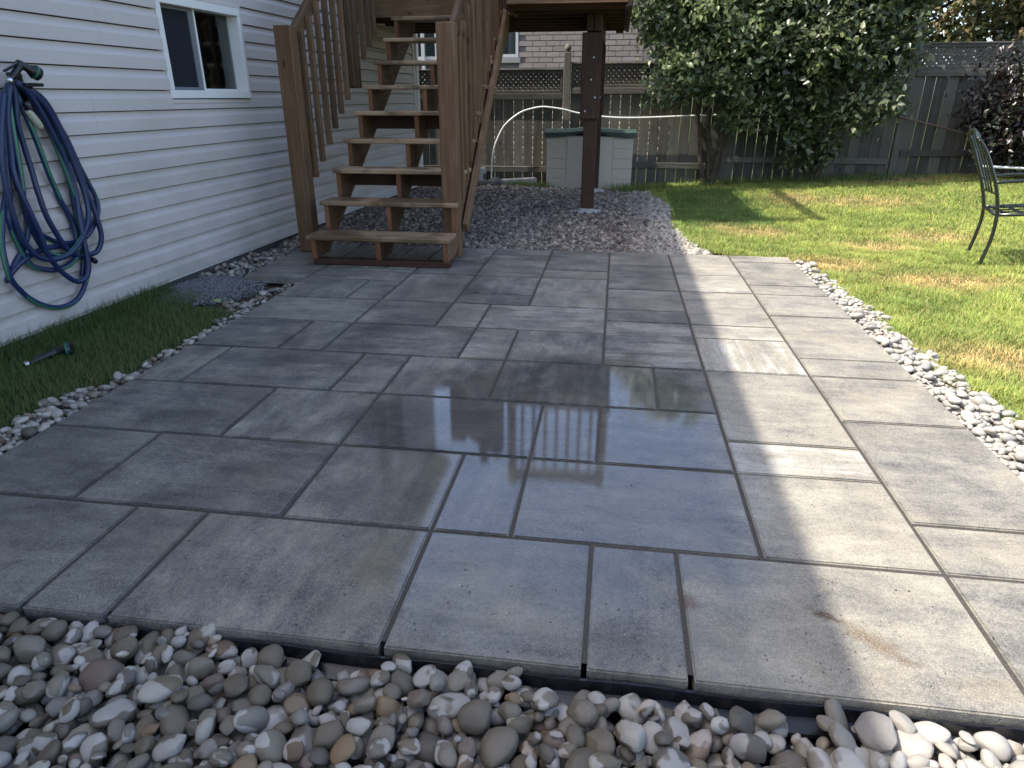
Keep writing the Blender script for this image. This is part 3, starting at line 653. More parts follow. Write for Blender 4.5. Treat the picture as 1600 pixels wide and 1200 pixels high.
for x in (XL+.05, (XL+XR)/2, XR-.035):
    s_ = stringer(x, '')
    for i in range(NT):                              # raw reddish cut faces at the front of each notch
        y = SY0+.02+i*RUN; z0 = .045 if i == 0 else SZ0+(i-1)*RISE+.001; z1 = SZ0-.036+i*RISE
        box('notch_face', (x-.0195, y-.004, z0), (x+.0195, y+.001, z1-.001), M_RED, s_, 0)
box('sleeper', (XL+.045, SY0-.01, .001), (XR-.002, SY0+.085, .045), M_DKX, stairs)
for i in (2, 4):
    y = SY0+i*RUN+.255; z = SZ0+i*RISE-.04; box('cross_board', (XL+.03, y, z-.12), (XR-.05, y+.036, z-.004), M_DKX, stairs)
PL, PR = -2.632, -1.325
for nm, px_, yp in (('left', PL, 5.60), ('right', PR, 5.56)):
    box('newel_post', (px_-.068, yp, .0), (px_+.068, yp+.135, 1.765), M_WZ, stairs, .006)
SL = RISE/RUN
def zrail(y): return 1.70+SL*(y-5.72)
YT = 7.62
# handrails
beam('handrail', (PL+.02, 5.735, 1.68), (PL+.02, YT+.25, 1.68+SL*(YT+.25-5.735)), .045, .125, M_WX, stairs)
beam('handrail', (PR+.012, 5.70, 1.66), (PR+.012, YT+.2, 1.66+SL*(YT+.2-5.70)), .044, .13, M_WX, stairs)
# bottom rail outside the right balusters
beam('lower_rail', (PR+.10, 5.66, .23), (PR+.10, 7.95, 2.06), .04, .10, M_WX, stairs)
def baluster(x, y, z0, z1):
    o = box('baluster', (x-.022, y-.022, z0), (x+.022, y+.022, z1), M_WZ, stairs, .003); o.rotation_euler = (random.uniform(-.006, .006), random.uniform(-.006, .006), 0); return o
# left balusters hang inside the handrail, their feet cut on the slope
for i in range(11):
    y = 5.80+i*.182
    if 6.98 < y < 7.18: continue
    baluster(PL+.067, y, .575+SL*(y-5.75)-.02*random.random(), 1.70+SL*(y-5.75))
box('mid_post', (PL-.05, 7.02, 1.33), (PL+.07, 7.13, 3.3), M_WZ, stairs, .005)
for i in range(12):
    y = 5.76+i*.19
    if 6.52 < y < 6.74: continue
    baluster(PR+.055, y, .30+.79*(y-5.6), 1.60+SL*(y-5.65))
box('mid_post', (PR-.005, 6.58, 1.0), (PR+.079, 6.68, 2.55), M_WZ, stairs, .005)

# ------------------------------------------------------------------ deck
deck = thing('raised_deck', (-1.4, 9.1, 0), 'raised brown wooden deck behind the staircase with open joists', 'deck')
DX0, DX1, DY0, DY1, DZ, DN, NXD = -2.93, .075, 7.48, 10.38, 2.25, 8.10, -1.15
nb = 21; bw = (DY1-DY0)/nb
for i in range(nb):
    y0_ = DY0-.02+i*bw; box('floor_board', (DX0 if y0_ > DN else NXD, y0_+.003, DZ-.03), (DX1+.02, y0_+bw-.003, DZ), M_WX, deck, .003)
box('notch_rim', (DX0, DN, DZ-.20), (NXD-.04, DN+.038, DZ-.031), M_WX, deck); box('notch_rim', (NXD-.038, DY0+.039, DZ-.19), (NXD, DN+.3, DZ-.031), M_DKY, deck)
box('front_rim', (NXD, DY0, DZ-.165), (DX1-.04, DY0+.038, DZ-.031), M_WX, deck)
box('side_rim', (DX1-.038, DY0, DZ-.20), (DX1, DY1, DZ-.031), M_DKY, deck)
for i in range(8):
    y = DY0+.24+i*.36; box('joist', (DX0 if y > DN+.05 else NXD+.001, y, DZ-.19), (DX1-.0385, y+.038, DZ-.031), M_DKX, deck)
    for xx in (DX1-.062,): box('joist_hanger', (xx, y-.004, DZ-.18), (xx+.022, y-.001, DZ-.08), M_BOLT, deck, 0)
for dx in (-.385, -.303): box('beam', (dx, 8.14, DZ-.355), (dx+.075, DY1-.02, DZ-.191), M_DKY, deck)
for py_ in (8.205, 10.2):
    p_ = box('post', (-.385, py_, .03), (-.235, py_+.15, DZ-.356), M_DKZ, deck, .006)
    box('post_base', (-.395, py_-.008, .006), (-.225, py_+.158, .034), M_BOLT, p_); lathe('footing', [(.17, -.1), (.165, .0), (.15, .005)], (0, 0, 1), (-.31, py_+.075, 0), M_BLOCK, p_)
    box('splice_board', (-.43, py_-.041, 1.02), (-.215, py_-.002, DZ-.365), M_DKZ, p_)
    for bx, bz in ((-.30, 1.64), (-.32, 1.42), (-.375, 1.10), (-.27, 1.24)): lathe('bolt', [(.013, 0), (.013, .004), (.008, .009)], (0, -1, 0), (bx, py_-.0415, bz), M_BOLT, p_, 10)
box('corner_block', (DX1-.17, DY1-.3, DZ-.23), (DX1-.07, DY1-.25, DZ-.191), M_DKX, deck)
# railing round the deck
RZ = DZ+1.02
def railrun(a, b, skip=()):
    a = Vector(a); b = Vector(b); d = (b-a); L = d.length; u = d.normalized()
    beam('top_rail', a+Vector((0, 0, RZ)), b+Vector((0, 0, RZ)), .09, .038, M_WX, deck); beam('rail', a+Vector((0, 0, RZ-.07)), b+Vector((0, 0, RZ-.07)), .038, .085, M_WX, deck)
    n_ = int(L/.135)
    for k in range(1, n_):
        p_ = a+u*(k*L/n_)+Vector((u.y, -u.x, 0))*.032; box('baluster', (p_.x-.018, p_.y-.018, DZ-.15), (p_.x+.018, p_.y+.018, RZ-.035), M_WZ, deck, 0)
for p_ in ((DX1-.06, DY0+.06), (DX1-.06, DY1-.06), (DX1-.06, (DY0+DY1)/2), (-1.1, DY0+.06), (-1.5, DY1-.06)):
    box('rail_post', (p_[0]-.05, p_[1]-.05, DZ+.001), (p_[0]+.05, p_[1]+.05, RZ+.07), M_WZ, deck, .005)
railrun((-1.1, DY0+.06, 0), (DX1-.06, DY0+.06, 0)); railrun((DX1-.06, DY0+.06, 0), (DX1-.06, DY1-.06, 0)); railrun((DX1-.06, DY1-.06, 0), (DX0, DY1-.06, 0))

# ------------------------------------------------------------------ fence
FY = 11.25
fence = thing('wooden_fence', (1.5, FY, 0), 'weathered grey board fence topped with diagonal lattice', 'fence')
bays = [(-3.15, -.86, -.06), (-.74, 1.54, .02), (1.64, 4.0, .12), (4.13, 6.5, .24)]
def lattice(x0, x1, z0, z1, y):
    V = []; F = []
    def strip(a, b, yo):
        d = (b-a).normalized(); nn = Vector((-d.z, 0, d.x))*.0190; i0 = len(V)
        for p_, sg in ((a, -1), (a, 1), (b, 1), (b, -1)):
            q_ = p_+nn*sg; V.append((q_.x, yo, q_.z)); V.append((q_.x, yo+.006, q_.z))
        F.extend([(i0, i0+2, i0+4, i0+6), (i0+1, i0+7, i0+5, i0+3), (i0, i0+6, i0+7, i0+1), (i0+2, i0+3, i0+5, i0+4), (i0, i0+1, i0+3, i0+2), (i0+4, i0+5, i0+7, i0+6)])
    st = .0775; h = z1-z0; k = -int(h/st)-1
    while x0+k*st < x1:
        for sg, yo in ((1, y), (-1, y+.007)):
            xa = x0+k*st; xb = xa+h; za, zb = (z0, z1) if sg > 0 else (z1, z0)
            a = Vector((xa, 0, za)); b = Vector((xb, 0, zb)); d = b-a
            t0 = max(0, (x0-xa)/h); t1 = min(1, (x1-xa)/h)
            if t1-t0 > .05: strip(a+d*t0, a+d*t1, yo)
        k += 1
    c = WL[fence]; return link('lattice', mesh_from('lattice', [Vector(v)-c for v in V], F, M_FX), M_FX, fence, c)
for bi, (x0, x1, dz) in enumerate(bays):
    zt = 1.70+dz
    box('top_cap', (x0-.01, FY-.03, zt-.02), (x1+.01, FY+.05, zt), M_FX, fence); box('lattice_rail', (x0, FY-.012, zt-.065), (x1, FY+.03, zt-.021), M_FX, fence)
    box('lattice_rail', (x0, FY-.012, zt-.345), (x1, FY+.03, zt-.30), M_FX, fence); lattice(x0+.005, x1-.005, zt-.31, zt-.06, FY+.001)
    for xs in (x0, x1-.04): box('lattice_stile', (xs, FY-.015, zt-.2995), (xs+.04, FY+.028, zt-.0655), M_FZ, fence)
    box('upper_rail', (x0, FY-.035, zt-.43), (x1, FY+.004, zt-.346), M_FX, fence); box('lower_rail', (x0, FY-.035, .20+dz), (x1, FY+.004, .285+dz), M_FX, fence)
    n_ = int((x1-x0)/.146); w = (x1-x0)/n_
    for k in range(n_):
        gap = random.uniform(.003, .013); yy = FY+.005+random.uniform(0, .004)
        box('board', (x0+k*w+gap/2, yy, -.09+dz*.8+random.uniform(-.01, .01)), (x0+(k+1)*w-gap/2, yy+.018, zt-.36), M_FZ, fence, .002, (0, random.uniform(-.002, .002), 0))
for px_, zt in ((-3.2, 1.8), (-.80, 1.86), (1.59, 1.95), (4.065, 2.07), (6.56, 2.2)):
    p_ = box('fence_post', (px_-.05, FY-.045, -.15), (px_+.05, FY+.06, zt), M_FZ, fence, .004)
    lathe('finial', [(.045, 0), (.03, .012), (.045, .03), (.052, .055), (.04, .09), (.018, .115), (.004, .125)], (0, 0, 1), (px_, FY+.008, zt), M_FX, p_, 14)
# ------------------------------------------------------------------ storage box
bx0, bx1, by0, by1, bh = -1.04, .24, 10.78, 11.17, .71
sb = thing('storage_box', ((bx0+bx1)/2, 10.97, -.06), 'beige plastic garden storage box with wavy green lid by the fence', 'storage box')
zb0 = -.045
box('body', (bx0, by0+.012, zb0), (bx1, by1, bh), M_BIN, sb, .012)
for side in (0, 1):
    a, b = (bx0, bx0+.29) if side == 0 else (bx1-.29, bx1)
    for k in range(5):
        z0 = zb0+.002+k*.145; box('panel', (a-.004, by0, z0), (b, by0+.0125, z0+.138), M_BIN, sb, .004)
box('panel', (bx0+.30, by0-.004, zb0+.002), (bx1-.30, by0+.0122, bh-.02), M_BIN, sb, .006)
V = []; F = []; ns = 36
for i in range(ns+1):
    t = i/ns; x = bx0-.035+(bx1-bx0+.07)*t; a = max(0, .5-.62*math.cos(2*math.pi*t)+.14*math.cos(4*math.pi*t)); arch = .022*a**1.3; skirt = -.055+.04*a
    for (y, z) in ((by0-.045, bh+.045+arch+skirt-.012), (by0-.05, bh+.05+arch), (by0+.02, bh+.085+arch), (by1-.02, bh+.085+arch), (by1+.03, bh+.05+arch), (by1+.03, bh-.01)): V.append((x, y, z))
for i in range(ns):
    for k in range(5): F.append((i*6+k, (i+1)*6+k, (i+1)*6+k+1, i*6+k+1))
F.append(tuple(range(6))); F.append(tuple(ns*6+k for k in range(6))[::-1])
lid = link('lid', mesh_from('lid', [Vector(v)-WL[sb] for v in V], F, M_LID), M_LID, sb, WL[sb])
sm = lid.modifiers.new('thick', 'SOLIDIFY'); sm.thickness = .012; sm.offset = -1
box('base_strip', (bx0-.01, by0-.008, zb0-.02), (bx1+.01, by1, zb0+.0015), M_LID, sb)

# ------------------------------------------------------------------ things lying about at the back
pp = [(768, 288), (768, 275), (769, 250), (772, 232), (778, 215), (787, 198), (800, 185), (815, 175), (830, 170), (850, 167), (880, 171), (905, 177), (950, 183), (1000, 184), (1080, 181), (1150, 179), (1200, 179), (1260, 182), (1330, 183), (1390, 181)]
pipe = thing('flexible_pipe', atY(768, 288, 11.05), 'long thin white flexible pipe arching up and along the fence', 'pipe')
tube('pipe', spline([atY(x, y, 11.05+.12*min(1, i/8)) for i, (x, y) in enumerate(pp)], 6), .0135, M_PIPE, pipe, 8)
tube('brown_end', spline([atY(x, y, 11.17) for x, y in ((1390, 181), (1405, 182), (1420, 186), (1460, 196), (1505, 208), (1530, 213))], 6), .012, M_PIPEB, pipe, 8)
def block(name, c, s, rz, label, mat=None): return tag(link(name, boxmesh(s[0], s[1], s[2], .008, mat or M_BLOCK), mat or M_BLOCK, None, c, (0, 0, rz)), label, 'concrete block' if mat is None else 'rock')
block('concrete_block', (-2.13, 10.9, .005), (.21, .12, .09), .2, 'grey concrete block at the bottom of the small stack'); block('concrete_block', (-2.16, 10.9, .0955), (.2, .11, .088), -.1, 'grey concrete block in the middle of the small stack')
block('concrete_block', (-2.11, 10.89, .185), (.2, .11, .087), .25, 'pale concrete block on top of the small stack')
o = link('edging_slab', boxmesh(.62, .14, .09, .006, M_BLOCK), M_BLOCK, None, (-1.52, 10.88, .03), (0, -.02, .42)); tag(o, 'long pale concrete edging slab lying in the weeds by the fence', 'slab')
for k, (x, y, s_, lb) in enumerate(((-1.82, 10.72, .12, 'large dark rock beside the foot of the white pipe'), (-2.02, 10.66, .09, 'smaller dark rock left of the large one by the gravel'))):
    o = link('rock', stone_template(700+k, 3, .8), M_ROCK, None, (x, y, .02)); o.scale = (s_*1.2, s_, s_*.75); tag(o, lb, 'rock')

# ------------------------------------------------------------------ garden hose on the wall
hb = onwall(18, 125, .06)
hose = thing('garden_hose', hb, 'dark blue garden hose with green stripe coiled on the house wall', 'garden hose')
strands = [
 [(22, 128), (45, 137), (66, 155), (85, 185), (103, 215), (124, 260), (148, 306), (153, 328), (148, 348), (136, 368), (120, 378), (100, 380), (80, 375), (60, 364), (46, 350), (36, 320), (30, 290), (24, 260), (10, 200), (6, 160), (14, 130)],
 [(14, 130), (4, 170), (8, 230), (12, 260), (10, 300), (4, 340), (3, 380), (8, 410), (16, 434), (30, 452), (52, 470), (80, 480), (104, 478), (122, 466), (132, 446), (137, 420), (132, 390), (122, 350), (114, 310), (108, 270), (95, 220), (75, 175), (55, 150), (35, 135), (22, 127)],
 [(20, 129), (25, 160), (27, 190), (38, 230), (50, 268), (58, 296), (72, 336), (90, 368), (104, 388), (120, 400), (136, 398), (150, 394), (157, 382), (158, 366), (153, 346), (144, 320), (132, 290), (120, 258), (100, 213), (80, 173), (60, 148), (28, 129)],
 [(16, 131), (12, 180), (18, 240), (20, 262), (30, 294), (46, 330), (62, 364), (74, 396), (90, 418), (108, 434), (124, 440), (136, 430), (138, 412), (132, 380), (124, 340), (118, 300), (106, 260), (85, 215), (60, 168), (40, 140), (24, 129)],
 [(144, 405), (128, 398), (112, 390), (94, 385), (66, 390), (40, 404), (20, 424), (11, 438), (14, 432), (24, 410), (36, 390), (42, 370), (43, 350), (34, 310), (22, 270), (14, 200), (10, 155), (18, 130)],
 [(10, 138), (8, 200), (12, 280), (15, 310), (14, 340), (20, 364), (36, 396), (46, 412), (60, 419), (84, 422), (104, 416), (119, 402), (121, 380), (112, 346), (96, 316), (84, 290), (74, 266), (55, 215), (38, 175), (28, 150), (22, 132)],
 [(12, 134), (16, 175), (24, 225), (33, 280), (40, 330), (56, 370), (72, 392), (98, 400), (122, 388), (130, 360), (122, 320), (104, 268), (84, 220), (62, 175), (40, 143), (24, 131)],
 [(6, 145), (2, 200), (4, 260), (16, 320), (34, 370), (58, 400), (86, 405), (110, 395), (128, 372), (138, 340), (133, 305), (116, 258), (94, 208), (70, 165), (44, 141), (26, 131)],
 [(30, 133), (48, 142), (70, 165), (88, 200), (100, 240), (112, 285), (118, 330), (127, 375), (130, 410), (128, 432)]]
V = []; F = []; CC = []
for k, st in enumerate(strands):
    off = .03+.018*(k % 4); sp = spline([onwall(x, y, off+.012*math.sin(i*.9+k)) for i, (x, y) in enumerate(st)], 7)
    v, f = tube_data(sp, .0152, 10); b0 = len(V); V += v; F += [tuple(i+b0 for i in q_) for q_ in f]
    for i in range(len(v)):
        ph = (i % 10 + (i//10)*.03+k*2) % 10; CC.append((.05, .24, .09) if ph < .7 else (.012, .026, .085))
hm = mesh_from('coil', [v-hb for v in V], F, M_HOSE, True); ca = hm.color_attributes.new('Col', 'FLOAT_COLOR', 'POINT')
ca.data.foreach_set('color', np.c_[np.array(CC), np.ones(len(CC))].astype(np.float32).reshape(-1)); link('coil', hm, M_HOSE, hose, hb)
cp = onwall(144, 405, .055); d_ = (onwall(148, 408, .055)-cp).normalized(); lathe('coupling', [(.014, 0), (.017, .004), (.017, .03), (.012, .036)], d_, cp, M_BLACKPL, hose, 12)
a_ = onwall(43, 172, .085); b_ = onwall(59, 193, .085); lathe('grip', [(.015, 0), (.019, .01), (.02, .08), (.018, (b_-a_).length+.02), (.013, (b_-a_).length+.03)], (b_-a_), a_, M_CREAM, hose, 14)
a_ = onwall(39, 158, .085); lathe('coupling', [(.013, 0), (.02, .01), (.02, .05), (.016, .06)], (b_-a_), a_, M_BLACKPL, hose, 12)
a_ = onwall(44, 141, .08); lathe('metal_end', [(.012, 0), (.012, .02), (.009, .022)], WN+Vector((0, 0, .3)), a_, M_CHROME, hose, 12)
hk = onwall(20, 126, .0); box('hook', hk+Vector((.0, -.06, -.03)), hk+Vector((.13, .06, -.012)), M_BLACKPL, hose, .004); box('hook_plate', hk+Vector((.003, -.05, -.10)), hk+Vector((.022, .05, .04)), M_BLACKPL, hose, .004)
def nozzle(name, grip, neck, tip, lever0, lever1, label, sc=1.0, rest=None):
    grip, neck, tip = Vector(grip), Vector(neck), Vector(tip); t = thing(name, rest or grip, label, 'spray nozzle')
    L = (neck-grip).length; lathe('handle', [(.011*sc, 0), (.014*sc, .01), (.015*sc, L*.5), (.018*sc, L*.85), (.016*sc, L+.01)], neck-grip, grip, M_BLACKPL, t, 14)
    d = (tip-neck); L2 = d.length; lathe('head', [(.015*sc, -.02), (.018*sc, 0), (.017*sc, L2*.35), (.026*sc, L2*.55), (.031*sc, L2*.7), (.031*sc, L2*.95), (.026*sc, L2), (.012*sc, L2+.002)], d, neck, M_BLACKPL, t, 18)
    lathe('ring', [(.0315*sc, 0), (.0325*sc, .003), (.0325*sc, .008), (.0315*sc, .011)], d, neck+d*.66, M_GREENPL, t, 18)
    beam('trigger', lever0, lever1, .014*sc, .009*sc, M_BLACKPL, t, .002); lathe('collar', [(.013*sc, -.02), (.016*sc, -.018), (.016*sc, 0), (.012*sc, .002)], neck-grip, grip, M_CHROME, t, 12)
    return t
nozzle('spray_nozzle', onwall(16, 124, .10), onwall(32, 101, .10), onwall(62, 117, .12), onwall(27, 99, .105), onwall(6, 111, .115), 'black pistol spray nozzle sitting on top of the coiled hose', 1.15)
g0 = atZ(44, 566, -.02); g1 = atZ(90, 549, -.005); g2 = atZ(108, 545, .0)
nozzle('spray_nozzle', g0+Vector((0, 0, -.01)), g1, g2+Vector((.02, 0, .004)), g0+(g1-g0)*.9+Vector((0, .03, .01)), g0+(g1-g0)*.45+Vector((0, .035, .0)), 'black spray nozzle lying in the grass beside the house', 1.25)

# ------------------------------------------------------------------ metal patio chair
ch = thing('patio_chair', (3.2, 6.18, zl(3.2, 6.2)), 'black metal strap patio chair standing on the sunny lawn', 'chair')
cz = -.02
near = [(2.972, 5.95, cz), (3.006, 5.95, .16), (3.012, 5.95, .30), (2.995, 5.95, .44), (2.945, 5.95, .60), (2.87, 5.95, .75), (2.80, 5.95, .87), (2.735, 5.95, .945)]
far = [(3.087, 6.417, cz), (3.116, 6.417, .156), (3.128, 6.417, .293), (3.11, 6.417, .426), (3.056, 6.417, .582), (2.972, 6.417, .761), (2.911, 6.417, .886), (2.86, 6.417, .962)]
for p_ in (near, far): tube('rear_leg', spline(p_, 6), .014, M_CHAIR, ch, 10)
tube('back_rail', spline([near[-1], (2.745, 6.03, .985), (2.80, 6.20, 1.0), (2.855, 6.36, .99), far[-1]], 6), .017, M_CHAIR, ch, 10)
tube('lower_back_rail', [(2.965, 5.95, .545), (3.075, 6.417, .53)], .010, M_CHAIR, ch, 8)
for t in (.3, .5, .7):
    a = Vector(near[-1]).lerp(Vector(far[-1]), .5+(t-.5)*1.5)+Vector((0, 0, .03)); b = Vector((2.965, 5.95, .545)).lerp(Vector((3.075, 6.417, .53)), .5+(t-.5)*.9)
    tube('back_slat', spline([a, a.lerp(b, .5)+Vector((.012, 0, 0)), b], 5), .007, M_CHAIR, ch, 8)
sz_ = .385; fx = .47
A0, B0 = Vector((3.0, 5.95, sz_)), Vector((3.117, 6.417, sz_)); A1, B1 = A0+Vector((fx, -.03, .02)), B0+Vector((fx-.04, .03, .02))
for a, b in ((A0, A1), (B0, B1), (A0, B0), (A1, B1)): tube('seat_frame', [a, b], .013, M_CHAIR, ch, 8)
for t in (.16, .42, .68, .9): beam('seat_strap', A0.lerp(A1, t), B0.lerp(B1, t), .045, .004, M_CHAIR, ch, 0)
for t in (.25, .5, .75): beam('seat_strap', A0.lerp(B0, t)+Vector((0, 0, .005)), A1.lerp(B1, t)+Vector((0, 0, .005)), .045, .004, M_CHAIR, ch, 0)
for a, up0 in ((A1, Vector((2.935, 5.95, .63))), (B1, Vector((3.04, 6.417, .62)))):
    f0 = Vector((a.x+.0, a.y, cz)); tube('front_leg', spline([f0+Vector((.03, 0, 0)), a+Vector((0, 0, -.1)), a, a+Vector((.01, 0, .12)), Vector((a.x-.02, a.y, .645))], 5), .013, M_CHAIR, ch, 8)
    tube('armrest', spline([up0, up0.lerp(Vector((a.x-.02, a.y, .645)), .5)+Vector((0, 0, .015)), Vector((a.x-.02, a.y, .645))], 6), .013, M_CHAIR, ch, 8)
e0 = atY(1535, 260, 10.2); tag(tube('garden_edging_hose', spline([e0, e0+Vector((.8, .0, -.03)), e0+Vector((1.8, .05, -.06)), e0+Vector((3.0, .1, -.08))], 6), .016, M_PIPE, None, 8), 'pale hose stretched along the bed behind the patio chair', 'hose')

# ------------------------------------------------------------------ neighbour's brick house
NY = 15.0
nh = thing('brick_house', (-2.5, NY, -.1), 'pinkish brown brick house beyond the back fence', 'house')
NX0, NX1, NZ = -7.0, 1.15, 4.6
wins = [(-2.78, -2.06, 1.98, 3.2), (-4.60, -3.72, 1.95, 3.2)]
hw = link('wall', mesh_from('wall', [(NX0, NY, -.2), (NX1, NY, -.2), (NX1, NY, NZ), (NX0, NY, NZ), (NX0, NY+8, -.2), (NX1, NY+8, -.2), (NX1, NY+8, NZ), (NX0, NY+8, NZ)], [(0, 1, 2, 3), (1, 5, 6, 2), (5, 4, 7, 6), (4, 0, 3, 7)], M_MORTAR), M_MORTAR, nh); 
hw.location = Vector((0, 0, 0))-WL[nh]
BW, BH = .275, .099
bme = boxmesh(BW-.010, .024, BH-.012, .004, M_BRICK); count = 0; restv = []
for r_ in range(int((NZ+.2)/BH)):
    z = -.2+(r_+.5)*BH; xo = (r_ % 2)*BW/2
    for c_ in range(int((NX1-NX0)/BW)+1):
        x = NX0+xo+(c_+.5)*BW
        if x+BW/2 > NX1+.02: continue
        if any(a-.02 < x+BW*.35 and x-BW*.35 < b+.02 and c-.12 < z+BH*.4 and z-BH*.4 < d for a, b, c, d in wins): continue
        if -2.15 < x < 1.1 and 1.72 < z < 3.1 and count < 290:
            link('brick', bme, M_BRICK, hw, (x, NY-.006+random.uniform(-.002, .002), z)); count += 1
        else: restv.append((x, NY-.006, z))
tvb, tfb = tri_arrays(bme); rv = np.array(restv)
nc = N('brick_rest'); a_ = nc.n('VertexColor', layer_name='Col').outputs[0]; fz = nc.noise(nc.pos(), 22, 5, .7); nc.P(Base_Color=nc.mix(nc.rng(fz, .3, .7, 0, .65), a_, (.50, .42, .37)), Roughness=.9)
bpal = np.array([(.35, .26, .215), (.40, .31, .26), (.44, .36, .305)])
link('brick_courses', swarm('brick_courses', tvb, tfb, np.repeat(np.eye(3)[None], len(rv), 0), rv, bpal[RNG.integers(0, 3, len(rv))], nc.m), nc.m, nh)['kind'] = 'stuff'
for a, b, c, d in wins:
    w_ = box('window', (a-.04, NY-.045, c-.10), (b+.04, NY+.05, c-.005), M_BLOCK, nh)
    for lo, hi in (((a, NY-.03, c), (a+.055, NY+.03, d)), ((b-.055, NY-.03, c), (b, NY+.03, d)), ((a+.055, NY-.03, c), (b-.055, NY+.03, c+.06)), ((a+.055, NY-.03, d-.06), (b-.055, NY+.03, d)), (((a+b)/2-.03, NY-.028, c+.06), ((a+b)/2+.03, NY+.03, d-.06))): box('frame', lo, hi, M_WHITE, w_)
    for lo, hi in ((a+.055, (a+b)/2-.03), ((a+b)/2+.03, b-.055)):
        box('pane', (lo, NY-.012, c+.06), (hi, NY-.008, d-.06), M_GLASS, w_, 0)
        for k in range(int((d-c-.14)/.045)): box('blind_slat', (lo+.004, NY-.0075, c+.07+k*.045), (hi-.004, NY-.003, c+.07+k*.045+.038), M_BLIND, w_, 0)
link('roof', mesh_from('roof', [Vector(v)-WL[nh] for v in ((NX0-.4, NY-.4, NZ), (NX1+.4, NY-.4, NZ), (NX1+.4, NY+8.4, NZ), (NX0-.4, NY+8.4, NZ), (NX0+3, NY+4, NZ+1.7), (NX1-3, NY+4, NZ+1.7))], [(0, 1, 5, 4), (1, 2, 5), (2, 3, 4, 5), (3, 0, 4), (3, 2, 1, 0)], M_SHINGLE), M_SHINGLE, nh, WL[nh])
box('eaves_trough', (NX0-.45, NY-.5, NZ-.10), (NX1+.45, NY-.39, NZ+.01), M_WHITE, nh)
box('downpipe', (-4.05, NY-.09, -.1), (-3.98, NY-.03, NZ-.1), M_WHITE, nh)

# ------------------------------------------------------------------ trees and shrubs
LEAFV = np.array([(0, 0, 0), (.33, .25, .09), (.24, .66, .02), (0, 1.15, -.20), (-.24, .66, .02), (-.33, .25, .09), (0, .5, -.05)]); LEAFF = np.array([(0, 1, 6), (1, 2, 6), (2, 3, 6), (3, 4, 6), (4, 5, 6), (5, 0, 6)])
def foliage(name, centres, crad, per, size, pal, parent, loc, up_bias=.55, droop=.3):
    n_ = len(centres)*per; ci = np.repeat(np.arange(len(centres)), per); C = np.array(centres)[ci]
    P = C+RNG.normal(0, 1, (n_, 3))*np.array(crad)[ci][:, None]*.55
    nrm = RNG.normal(0, .6, (n_, 3)); nrm[:, 2] += up_bias; nrm[:, 0] -= .35; nrm[:, 1] -= .3; nrm += (P-C)*1.2
    d = RNG.normal(0, 1, (n_, 3)); d[:, 2] -= droop; sz_ = size*RNG.uniform(.55, 1.25, n_)
    fr = frames(nrm, np.cross(d, nrm)); pl = np.array(pal); tone = RNG.random(len(centres))[ci]*.5+RNG.random(n_)*.5
    cols = pl[np.minimum((tone*len(pl)).astype(int), len(pl)-1)]*RNG.uniform(.8, 1.2, (n_, 1))
    return link(name, swarm(name, LEAFV, LEAFF, fr*sz_[:, None, None], P-np.array(loc), cols, M_LEAF, False), M_LEAF, parent, loc)
def crown_points(ells, n_, shell=.55):
    out = []; rad = []
    vol = np.array([e[1][0]*e[1][1]*e[1][2] for e in ells]); pr = vol/vol.sum()
    for k in range(n_):
        c, r_ = ells[RNG.choice(len(ells), p=pr)]; d = RNG.normal(0, 1, 3); d /= np.linalg.norm(d); t = (shell+(1-shell)*RNG.random())*(1+.16*mnoise.noise(Vector(d)*2.2+Vector(c)))
        far_ = RNG.random() < .10
        if far_: t *= RNG.uniform(1.1, 1.35)
        out.append(np.array(c)+d*np.array(r_)*t); rad.append(.16*RNG.uniform(.5, 1.5)*(.6 if far_ else 1))
    return out, rad
def tree(name, base, stems, ells, ncl, per, lsize, pal, label, cat, crad=1.0, trunk_r=.05, group=None, shell=.5):
    base = Vector(base); t = thing(name, base, label, cat, group); V = []; F = []
    def add(pts_, r0, r1):
        sp = spline(pts_, 5); rr = [r0+(r1-r0)*i/(len(sp)-1) for i in range(len(sp))]; v, f = tube_data(sp, rr, 8); b0 = len(V); V.extend(v); F.extend([tuple(i+b0 for i in q_) for q_ in f])
    pts_, rad = crown_points(ells, ncl, shell); stemtips = []
    for (dx, dy, top) in stems:
        a = base+Vector((dx*.12, dy*.12, -.1)); m_ = base+Vector((dx*.45+random.uniform(-.05, .05), dy*.45, top*.45)); e = base+Vector((dx, dy, top)); add([a, a.lerp(m_, .5)+Vector((random.uniform(-.03, .03), 0, 0)), m_, e], trunk_r, trunk_r*.45); stemtips += [m_, e, m_.lerp(e, .5)]
    for p_ in pts_[::max(1, ncl//60)]:
        q_ = min(stemtips, key=lambda s_: (s_-Vector(p_)).length); mid = q_.lerp(Vector(p_), .5)+Vector((random.uniform(-.08, .08), random.uniform(-.08, .08), .06)); add([q_, mid, Vector(p_)], trunk_r*.4, .006)
    link('trunk', mesh_from('trunk', [Vector(v)-base for v in V], F, M_BARK, True), M_BARK, t, base)
    foliage('crown', pts_, [r_*crad for r_ in rad], per, lsize, pal, t, tuple(base)); return t
LIL = [(.05, .078, .032), (.08, .115, .045), (.115, .15, .06), (.18, .21, .09), (.32, .34, .19)]  # last entry raised so pale leaves stand in for sun highlights
